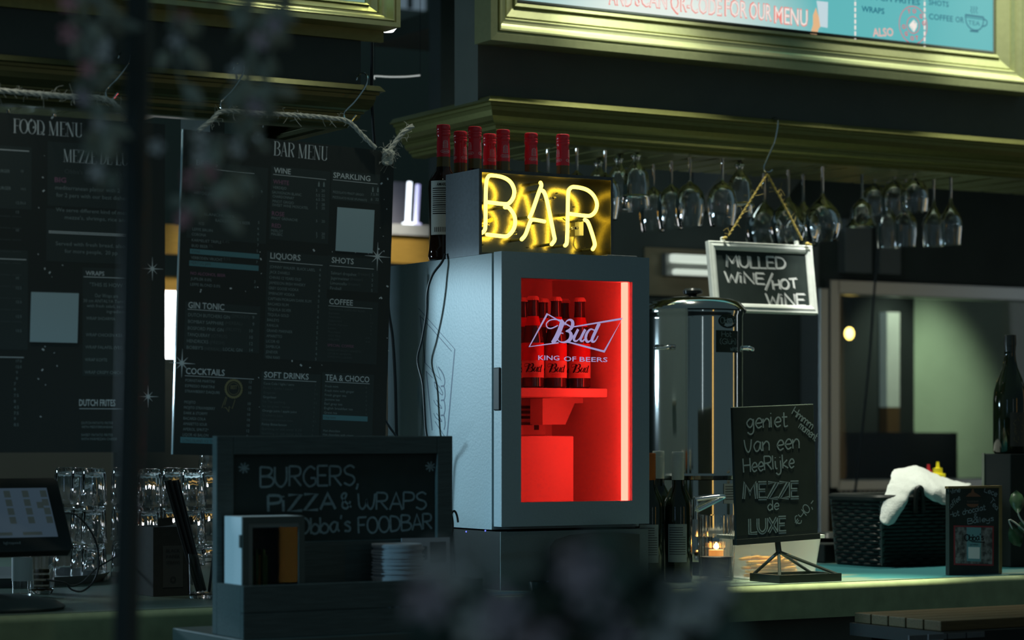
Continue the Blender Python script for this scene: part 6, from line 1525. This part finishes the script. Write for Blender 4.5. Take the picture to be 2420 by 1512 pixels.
part(bb_, 'front_plank', MB().box(x0, x1, yf, yf+.012, zb+(zbx-zb)*.49, zbx), wood_grey, bevel=.001)
part(bb_, 'box_floor', MB().box(x0+.0125, x1-.0125, yf+.0125, GYb-.001, zb, zb+.008), wood_grey)
c6 = lambda x, y: (480 + x/2.953, 1000 + y/2.953)
HB_ = yboard(512, 1030, GYb+.010); mb = MB()
for txt, xa, ya, xb, yb_, h, wd in (('BURGERS,',400,445,1090,432,140,15),('PiZZA',455,618,918,598,112,20),('&',970,602,1040,584,108,15),('\u03c9RAPS',1080,600,1555,602,120,14),("Obba's",660,775,1030,752,112,15),('FOODBAR',1085,770,1598,738,110,14)):
    hand(mb, HB_, txt, c6(xa, ya), c6(xb, yb_), h/2.953, wd/2.953)
for cx_, cy_, r_ in ((285,312,38),(1586,302,36)):
    for i in range(4):
        q = i*math.pi/4 + .2; line_px(mb, HB_, [c6(cx_-r_*math.cos(q), cy_-r_*math.sin(q)), c6(cx_+r_*math.cos(q), cy_+r_*math.sin(q))], 11/2.953)
part(bb_, 'chalk_lettering', mb, chalk_dim)
# display box with sachets inside the planter
dx0, dx1, dy0, dy1, dz0 = x0+.0135, onY(720, 1300, 4.285).x, 4.285, 4.372, zb+.0085; dzt = onY(562, 1222, 4.285).z
dbx = root('display_box', 'small white box with black glazed front standing in the burger board planter', 'box', ((dx0+dx1)/2, 4.33, dz0))
mb = MB(); mb.box(dx0, dx0+.004, dy0+.006, dy1, dz0, dzt); mb.box(dx1-.004, dx1, dy0+.006, dy1, dz0, dzt); mb.box(dx0+.004, dx1-.004, dy0+.006, dy1, dzt-.004, dzt); mb.box(dx0+.004, dx1-.004, dy0+.006, dy1, dz0, dz0+.004); mb.box(dx0+.004, dx1-.004, dy1-.004, dy1, dz0+.004, dzt-.004)
part(dbx, 'case', mb, white_plastic)
def ring(x0_, x1_, z0_, z1_, w_, ya, yb_): 
    m = MB(); m.box(x0_, x0_+w_, ya, yb_, z0_, z1_); m.box(x1_-w_, x1_, ya, yb_, z0_, z1_); m.box(x0_+w_, x1_-w_, ya, yb_, z1_-w_, z1_); m.box(x0_+w_, x1_-w_, ya, yb_, z0_, z0_+w_); return m
part(dbx, 'front_frame', ring(dx0, dx1, dz0, dzt, .013, dy0, dy0+.0055), black)
part(dbx, 'inner_frame', ring(dx0+.0132, dx1-.0052, dz0+.0132, dzt-.0132, .008, dy0+.0005, dy0+.0055), M('inner_frame_grey', (0.14,0.16,0.15), .6))
part(dbx, 'pane', MB().box(dx0+.021, dx1-.013, dy0+.002, dy0+.0035, dz0+.021, dzt-.021), pane)
part(dbx, 'latch', MB().box(dx0-.003, dx0-.0005, dy0+.004, dy0+.012, dzt-.06, dzt-.035), black)
gsat = M('sachet_green', (0.25,0.5,0.14), .5); ysat = M('sachet_yellow', (0.95,0.62,0.12), .5)
for i in range(6):
    xx = dx0+.024+.0075*i; zz = dzt-.05-.012*(i % 2)
    single('sachet', MB().obox((xx, dy0+.022+.004*(i % 2), dz0+.0045), (.005,0,0), (.002,.03,0), (0,.002,zz-dz0-.02)), gsat if i % 3 else ysat, (xx, dy0+.03, dz0+.0045), f'{"green" if i % 3 else "yellow"} sachet upright in the display box, {ORDW[i] if i < 5 else "rightmost"} of six', 'sachet', 'sachets in the display box')
stw = M('striped_straw', (0.5,0.52,0.5), .6)
nt = stw.node_tree; wv = nt.nodes.new('ShaderNodeTexWave'); wv.inputs['Scale'].default_value = 60; wv.bands_direction = 'DIAGONAL'; cr = nt.nodes.new('ShaderNodeValToRGB'); cr.color_ramp.interpolation = 'CONSTANT'
cr.color_ramp.elements[0].color = (.02,.05,.03,1); cr.color_ramp.elements[1].color = (.5,.52,.5,1); cr.color_ramp.elements[1].position = .5
tc = nt.nodes.new('ShaderNodeTexCoord'); nt.links.new(tc.outputs['Object'], wv.inputs[0]); nt.links.new(wv.outputs['Fac'], cr.inputs[0]); nt.links.new(cr.outputs[0], nt.nodes['Principled BSDF'].inputs['Base Color'])
for i in range(5):
    xx = dx0+.080+.0095*i
    single('straw', MB().tube([(xx, dy0+.03, dz0+.0048), (xx+.003, dy0+.034, dz0+.07+.004*(i % 2))], .0036, 10), stw, (xx, dy0+.03, dz0), f'striped paper straw in the display box, {ORDW[i] if i < 4 else "rightmost"} of five', 'straw', 'striped straws in the display box')
# coasters and leaflets
q = onY(940, 1365, 4.315); ccx = q.x
cm = MB().lathe((ccx, 4.315, 0), [(1e-6,0),(.0515,0),(.0520,.0005),(.0520,.0015),(.0515,.002),(1e-6,.002)], 40)
cz = zb + .0087; tops = onY(940, 1283, 4.315).z; rd = random.Random(4)
nco = int((tops - cz)/.00265); co = None
for i in range(nco):
    off = (.012 if i < nco*.33 else (.006 if i < nco*.45 else 0)) + rd.uniform(-.003,.003); loc = Vector((ccx+off, 4.315+rd.uniform(-.003,.003), cz + i*.00265))
    lab = 'round white cardboard coaster in the pile in front of the slate' if i < nco-1 else 'topmost round white coaster of the pile in front of the slate'
    if co is None:
        co = mk('coaster', cm, paper, (ccx, 4.315, 0)); co.location = loc; props(co, lab, 'coaster', 'coasters piled in the planter')
    else:
        c_ = co.copy(); COL.objects.link(c_); c_.location = loc; c_['label'] = lab
lf0 = onY(952, 1272, 4.36)
LB = Board((lf0.x, 4.362, dz0), (1,0,0), (0,.02,1)); lw, lh_ = onY(1066, 1272, 4.36).x - lf0.x, lf0.z - dz0
fl = root('leaflet', 'printed leaflet with small photos standing behind the coaster pile', 'leaflet', LB.P(lw/2, 0))
part(fl, 'sheet', MB().prism(LB, [(0,0),(lw,0),(lw,lh_),(0,lh_)], -.002, 0), paper)
mb = MB()
for a_, b_, c_, d_ in ((.03,.055,.65,.92),(.58,.92,.70,.95),(.30,.52,.74,.9)): mb.add([LB.P(lw*u, lh_*v, .0006) for u, v in ((a_,c_),(b_,c_),(b_,d_),(a_,d_))], [(0,1,2,3)])
part(fl, 'photos', mb, M('leaflet_photo', (0.05,0.06,0.06), .6))
mb = MB(); text_local(mb, LB, 'time to mome', lw*.06, lh_*.42, .0075, lw*.62, bold=.015, lift=.0006)
for i in range(4): mb.ribbon(LB, [(lw*.08, lh_*(.32-.05*i)), (lw*.7, lh_*(.32-.05*i))], .0012, .0006)
part(fl, 'print', mb, M('leaflet_ink', (0.06,0.06,0.065), .6))
# table carrying the chalkboard (below the picture edge)
t2 = root('bar_table', 'plain dark bar table carrying the burger chalkboard', 'table', (2.25, 4.42, 0))
part(t2, 'top', MB().box(1.925, 2.60, 4.245, 4.60, TZ2-.03, TZ2), black, bevel=.003)
for x in (1.97, 2.55):
    for y in (4.29, 4.56): part(t2, 'leg', MB().box(x-.02, x+.02, y-.02, y+.02, 0, TZ2-.0305), black)

# ================================================================== cords at the fridge, ashtray
fx = FX0 - .006
def cord(label, pts, r=.0032, nm='power_cord'):
    return single(nm, MB().tube(smooth_path(pts, 6), r, 8), cord_m, pts[len(pts)//2], label, 'cable')
cord('black cord hanging from the neon sign down the pale fridge side', [onX(1052,600,FX0-.004) , onX(1044,620,fx-.006), onX(1022,650,fx-.02), onX(1010,690,fx-.026), onX(1008,740,fx-.022), onX(998,800,fx-.02), onX(987,850,fx-.02), onX(999,905,fx-.02), onX(1003,960,fx-.02), onX(1006,1010,fx-.02), onX(1012,1060,fx-.02), onX(1016,1180,fx-.02), onX(1020,1330,fx-.02)])
pp = [onY(913,640,5.3), onY(918,730,5.3), onY(928,800,5.3), onY(934,900,5.3), onY(936,980,5.3), onY(938,1060,5.3), onY(940,1200,5.28), Vector((onY(942,1300,5.26).x, 5.26, ZC+.004))]
cord('second black cord hanging between the drinks menu and the fridge', pp, .004)
pp = [onY(903,980,5.2), onY(920,1008,5.2), onY(938,1036,5.2), onY(945,1080,5.2), onY(950,1200,5.2), Vector((onY(952,1300,5.18).x, 5.18, ZC+.004))]
cord('short black cord slanting behind the lower right corner of the drinks menu', pp, .003)
ctr_ = onY(1076, 1228, 4.80)
cord('coiled black cable standing at the right edge of the burger board', [ctr_ + Vector((.012*math.cos(t)*.6, .004*t, .026*math.sin(t)-.006)) for t in [i*.5 for i in range(16)]] + [Vector((ctr_.x+.02, 4.86, ZC+.10)), Vector((ctr_.x+.01, 4.88, ZC+.003))], .0026, 'coiled_cable')
aq = onY(1302, 1395, 4.735); aq.z = ZC
ash = root('glass_dish', 'small dark glass dish catching red light in front of the fridge', 'dish', (aq.x, 4.775, ZC))
part(ash, 'dish', MB().lathe((aq.x, 4.775, ZC+.0005), [(1e-6,0),(.026,0),(.030,.004),(.032,.024),(.029,.024),(.027,.006),(1e-6,.005)], 32), black_gloss)

# ================================================================== far background in the gap between the kiosks
YG = 8.0
g0, g1 = onY(330, 600, YG), onY(1046, 600, YG)
z = lambda px, py: onY(px, py, YG).z
bk_ = root('back_bar', 'lit back bar with yellow wooden beam seen through the gap between the kiosks', 'bar', ((g0.x+g1.x)/2, 8.2, 0))
part(bk_, 'beam', MB().box(g0.x, g1.x, YG, YG+.06, z(960,622), z(960,557)), wood_yellow)
gm = onY(840, 600, YG).x
part(bk_, 'shelf', MB().box(gm, g1.x, YG-.02, YG+.25, z(960,556), z(960,531)), white_plastic)
part(bk_, 'rear_panel', MB().box(gm, g1.x, YG+.2505, YG+.28, z(960,640), z(960,412)), M('rear_panel', (0.32,0.32,0.38), .6))
part(bk_, 'lower_board', MB().box(g0.x, g1.x-.3, YG+.10, YG+.14, z(395,682), z(395,648)), wood_yellow)
part(bk_, 'base', MB().box(g0.x, g1.x, YG+.02, YG+.25, 0, z(395,848)-.04), black)
lpz = onY(400, 845, YG+.1).z, onY(400, 683, YG+.1).z
single('wall_lamp', MB().box(onY(378,760,YG+.1).x, onY(440,760,YG+.1).x, YG+.145, YG+.18, lpz[0], lpz[1]), lamp_white, (g0.x+.2, YG+.1, lpz[0]), 'bright white light panel glowing between the two menu boards', 'light')
for px, top_, mt_, lb_ in ((966, 430, tube_white, 'brighter left one of two upright white tube lights on the far shelf'), (986, 436, M('tube_violet', (1,1,1), .5, emit=(0.42,0.42,0.85), es=.9), 'dimmer violet right one of two upright tube lights on the far shelf')):
    q0, q1 = onY(px-3, 529, YG+.05), onY(px+2, top_, YG+.05); q0.z = z(960,531)+.001
    t_ = root('tube_light', lb_, 'light', q0, 'tube lights on the far shelf')
    part(t_, 'tube', MB().tube([q0 + Vector((0,0,.012)), q1], .009, 10), mt_); part(t_, 'foot', MB().lathe(q0, [(1e-6,0),(.022,0),(.02,.012),(1e-6,.013)], 16), mt_)
lamp('back_bar_fill', 'SPOT', (3.85, 7.25, 2.80), (3.87, 8.0, 2.22), 34, (1.0, 0.93, 0.80), spot_size=1.15, spot_blend=0.5, shadow_soft_size=0.05)  # added warm spot to brighten the yellow beam
q = atD(917, 59, 6.3)
fb = root('floodlight_bulb', 'blown-out white lamp glowing at the corner of the left sign box', 'lamp', q)
part(fb, 'bulb', MB().lathe(q, [(1e-6,-.020),(.014,-.018),(.024,-.006),(.024,.007),(.014,.018),(1e-6,.020)], 20), lamp_white)
part(fb, 'holder', MB().tube([q + Vector((-.004,.012,.012)), q + Vector((-.02,.10,.10)), q + Vector((-.02,.10,.9))], .006, 8), black)
P_ = [atD(885,187,7.2), atD(885,180,7.2), atD(920,181.5,7.2), atD(960,181,7.2), atD(993,178,7.2)]
lw_ = root('light_wire', 'thin bright line of light in the dark gap above the kiosk corner', 'light', P_[2])
part(lw_, 'strip', MB().tube(smooth_path(P_, 4), .0022, 6), M('wire_glint', (0.9,0.9,0.9), .4, emit=(0.8,0.85,0.8), es=.45))
for q in (P_[1], P_[-1]): part(lw_, 'hanger', MB().tube([q, Vector((q.x, q.y, 2.9995))], .001, 5), cord_m)
q0, q1 = onY(928, 16, 10.9), onY(1006, -60, 10.9)
w2 = S('window_2', MB().box(q0.x, q1.x, 10.9, 10.92, q0.z, q1.z), M('far_window', (0.02,0.02,0.02), .4, emit='#5b6d78', es=.8))
part(w2, 'mullion', MB().box((q0.x+q1.x)/2-.012, (q0.x+q1.x)/2+.012, 10.885, 10.899, q0.z, q1.z), black)

# ================================================================== foreground: pole, flower garlands, flower box
pt, pb = atD(332, -200, 2.7), atD(297, 1560, 2.7)
d = (pb - pt); pf = pt + d*((0.0 - pt.z)/d.z)
pole = root('pole', 'thin black pole in the near foreground crossing the food menu', 'pole', (pf.x, pf.y, 0))
part(pole, 'shaft', MB().tube([pf + Vector((0,0,.012)), pt + (pt-pb)*.35], .0145, 12), M('pole_black', (0.04,0.05,0.048), .5))
part(pole, 'foot', MB().lathe((pf.x, pf.y, 0), [(1e-6,0),(.09,0),(.09,.008),(.03,.012),(1e-6,.013)], 24), black)
rnd = random.Random(42)
def leaf_mesh(c, d, n, L_, W2_, curl=.25):
    d = d.normalized(); s_ = d.cross(n).normalized(); n = s_.cross(d); vs = []
    for t, wv in ((0,.05),(.2,.6),(.45,1),(.7,.8),(.9,.35),(1,.02)):
        m_ = c + d*(t*L_) - n*(curl*L_*t*t); vs += [m_ + s_*(W2_*wv) + n*W2_*.25*wv, m_, m_ - s_*(W2_*wv) + n*W2_*.25*wv]
    return MB().add(vs, [(3*j+k, 3*j+k+1, 3*j+k+4, 3*j+k+3) for j in range(5) for k in range(2)], True)
def blossom_mesh(c, n, r):
    n = n.normalized(); a = n.orthogonal().normalized(); b = n.cross(a); mb = MB()
    for i in range(5):
        q = 2*math.pi*i/5; vs = []
        for t, wv in ((.12,.10),(.4,.30),(.7,.46),(.92,.34),(1.0,.12)):
            for sgn in (-1, 0, 1):
                qq = q + sgn*wv*1.15/max(t,.3)*.62
                vs.append(c + (a*math.cos(qq) + b*math.sin(qq))*(r*t) + n*(r*(.55*t*t - .10*abs(sgn) + .25*(1-t))))
        mb.add(vs, [(3*j+k, 3*j+k+1, 3*j+k+4, 3*j+k+3) for j in range(4) for k in range(2)], True)
    return mb
def rv(): return Vector((rnd.uniform(-1,1), rnd.uniform(-1,1), rnd.uniform(-1,1)))
def thick(o, t=.0005):
    m_ = o.modifiers.new('s', 'SOLIDIFY'); m_.thickness = t
def garland(name, label, cat, loc, stems, blobs, flowers, D0, dD, lsz, fk=1.0, lm=None):
    lm = lm or leaf_m
    r = root(name, label, cat, loc)
    for st_ in stems: part(r, 'stem', MB().tube(smooth_path(st_, 5), .0014, 6), leaf_m)
    n = 0
    for px, py, rx, ry2, cnt in blobs:
        for _ in range(cnt):
            if n >= 98: break
            q = rnd.uniform(0, 6.28); f = math.sqrt(rnd.random())
            c = atD(px + rx*f*math.cos(q), py + ry2*f*math.sin(q), D0 + rnd.uniform(-dD, dD))
            o = part(r, 'leaf', leaf_mesh(c, rv() + Vector((0,0,-.6)), -FV + rv()*.7, lsz*rnd.uniform(.7,1.2), lsz*rnd.uniform(.26,.40)), lm); thick(o); n += 1
    for px, py, rpx, mt_ in flowers:
        c = atD(px, py, D0 - dD*.7); k = c - EYE; k = D0/FPX
        o = part(r, 'blossom', blossom_mesh(c, -FV + rv()*.5, rpx*k*fk), mt_); thick(o, .0006)
    return r
Dg = 2.62
garland('flower_garland', 'blurred hanging flower garland left of the near black pole', 'flowers', atD(235, -160, Dg),
    [[atD(250,-180,Dg), atD(240,40,Dg), atD(225,200,Dg), atD(240,420,Dg)], [atD(200,-180,Dg), atD(175,0,Dg), atD(165,90,Dg)]],
    [(215,-60,90,60,14),(180,60,40,60,6),(245,60,40,70,10),(235,180,45,60,11),(240,290,38,60,9),(245,380,30,50,6)],
    [(160,10,24,petal_pink),(165,78,26,petal_pink),(246,130,20,petal_pale),(205,160,22,petal_pink),(250,110,18,petal_pale),(235,290,20,petal_pale),(230,405,22,petal_pale),(200,230,20,petal_mauve),(255,340,18,petal_pale)], Dg, .04, .029)
garland('flower_garland', 'blurred hanging flower garland right of the near black pole', 'flowers', atD(560, -160, Dg),
    [[atD(400,-180,Dg), atD(410,80,Dg), atD(450,300,Dg), atD(470,520,Dg)], [atD(600,-180,Dg), atD(590,100,Dg), atD(570,330,Dg), atD(520,480,Dg)], [atD(640,-180,Dg), atD(640,120,Dg), atD(620,300,Dg)]],
    [(550,-70,150,60,18),(600,60,75,70,18),(590,190,65,80,16),(560,320,75,60,14),(480,440,55,70,12),(420,120,40,90,8),(560,470,50,70,8)],
    [(420,95,22,petal_pale),(372,345,20,petal_pale),(430,40,20,petal_pink),(610,100,26,petal_mauve),(565,170,24,petal_pale),(650,60,22,petal_mauve),(605,250,24,petal_mauve),(480,370,26,petal_pale),(455,425,26,petal_pink),(440,520,26,petal_pink),(520,470,24,petal_pink),(495,405,22,petal_pink),(560,350,24,petal_pale),(470,330,22,petal_pale)], Dg, .05, .029)
Db = 1.60
bx = atD(1370, 1750, Db); bz = bx.z
fb_ = garland('flower_box', 'heavily blurred flower box with mauve and pale blossoms at the bottom foreground', 'flowers', Vector((bx.x, bx.y, 0)),
    [[atD(x,1800,Db), atD(x2,1600,Db), atD(x3,yy,Db)] for x, x2, x3, yy in ((1250,1150,1070,1350),(1300,1220,1190,1470),(1350,1360,1390,1340),(1420,1450,1460,1440),(1480,1560,1640,1400),(1380,1300,1290,1440))],
    [(1370,1600,330,90,26),(1190,1440,100,70,14),(1330,1330,60,60,8),(1520,1350,80,70,12),(1600,1440,110,70,14),(1420,1400,80,90,10),(1060,1440,60,60,6),(1330,1460,110,60,12),(1250,1400,60,60,6),(1470,1390,60,60,6)],
    [(1062,1332,52,petal_pale),(1010,1410,40,petal_mauve),(1190,1460,48,petal_mauve),(1120,1490,40,petal_pale),(1370,1330,44,petal_mauve),(1400,1400,40,petal_mauve),(1450,1470,48,petal_mauve),(1640,1420,50,petal_pale),(1560,1490,44,petal_pale),(1270,1500,40,petal_mauve),(1690,1370,34,petal_pale)], Db, .03, .040, 1.45, M('box_leaf', (0.10, 0.14, 0.12), 0.5, spec=.2, vary=.4, scale=30))
U_ = RV; c0_ = Vector((bx.x, bx.y, 0))
part(fb_, 'trough', MB().obox(c0_ - U_*.15 - FV*.05 + UP*(bz-.14), U_*.30, FV*.10, UP*.13), black, bevel=.004)
for sgn in (-.13, .12):
    for dp in (-.04, .03): part(fb_, 'stand_leg', MB().obox(c0_ + U_*sgn + FV*dp, U_*.012, FV*.012, UP*(bz-.1405)), black)
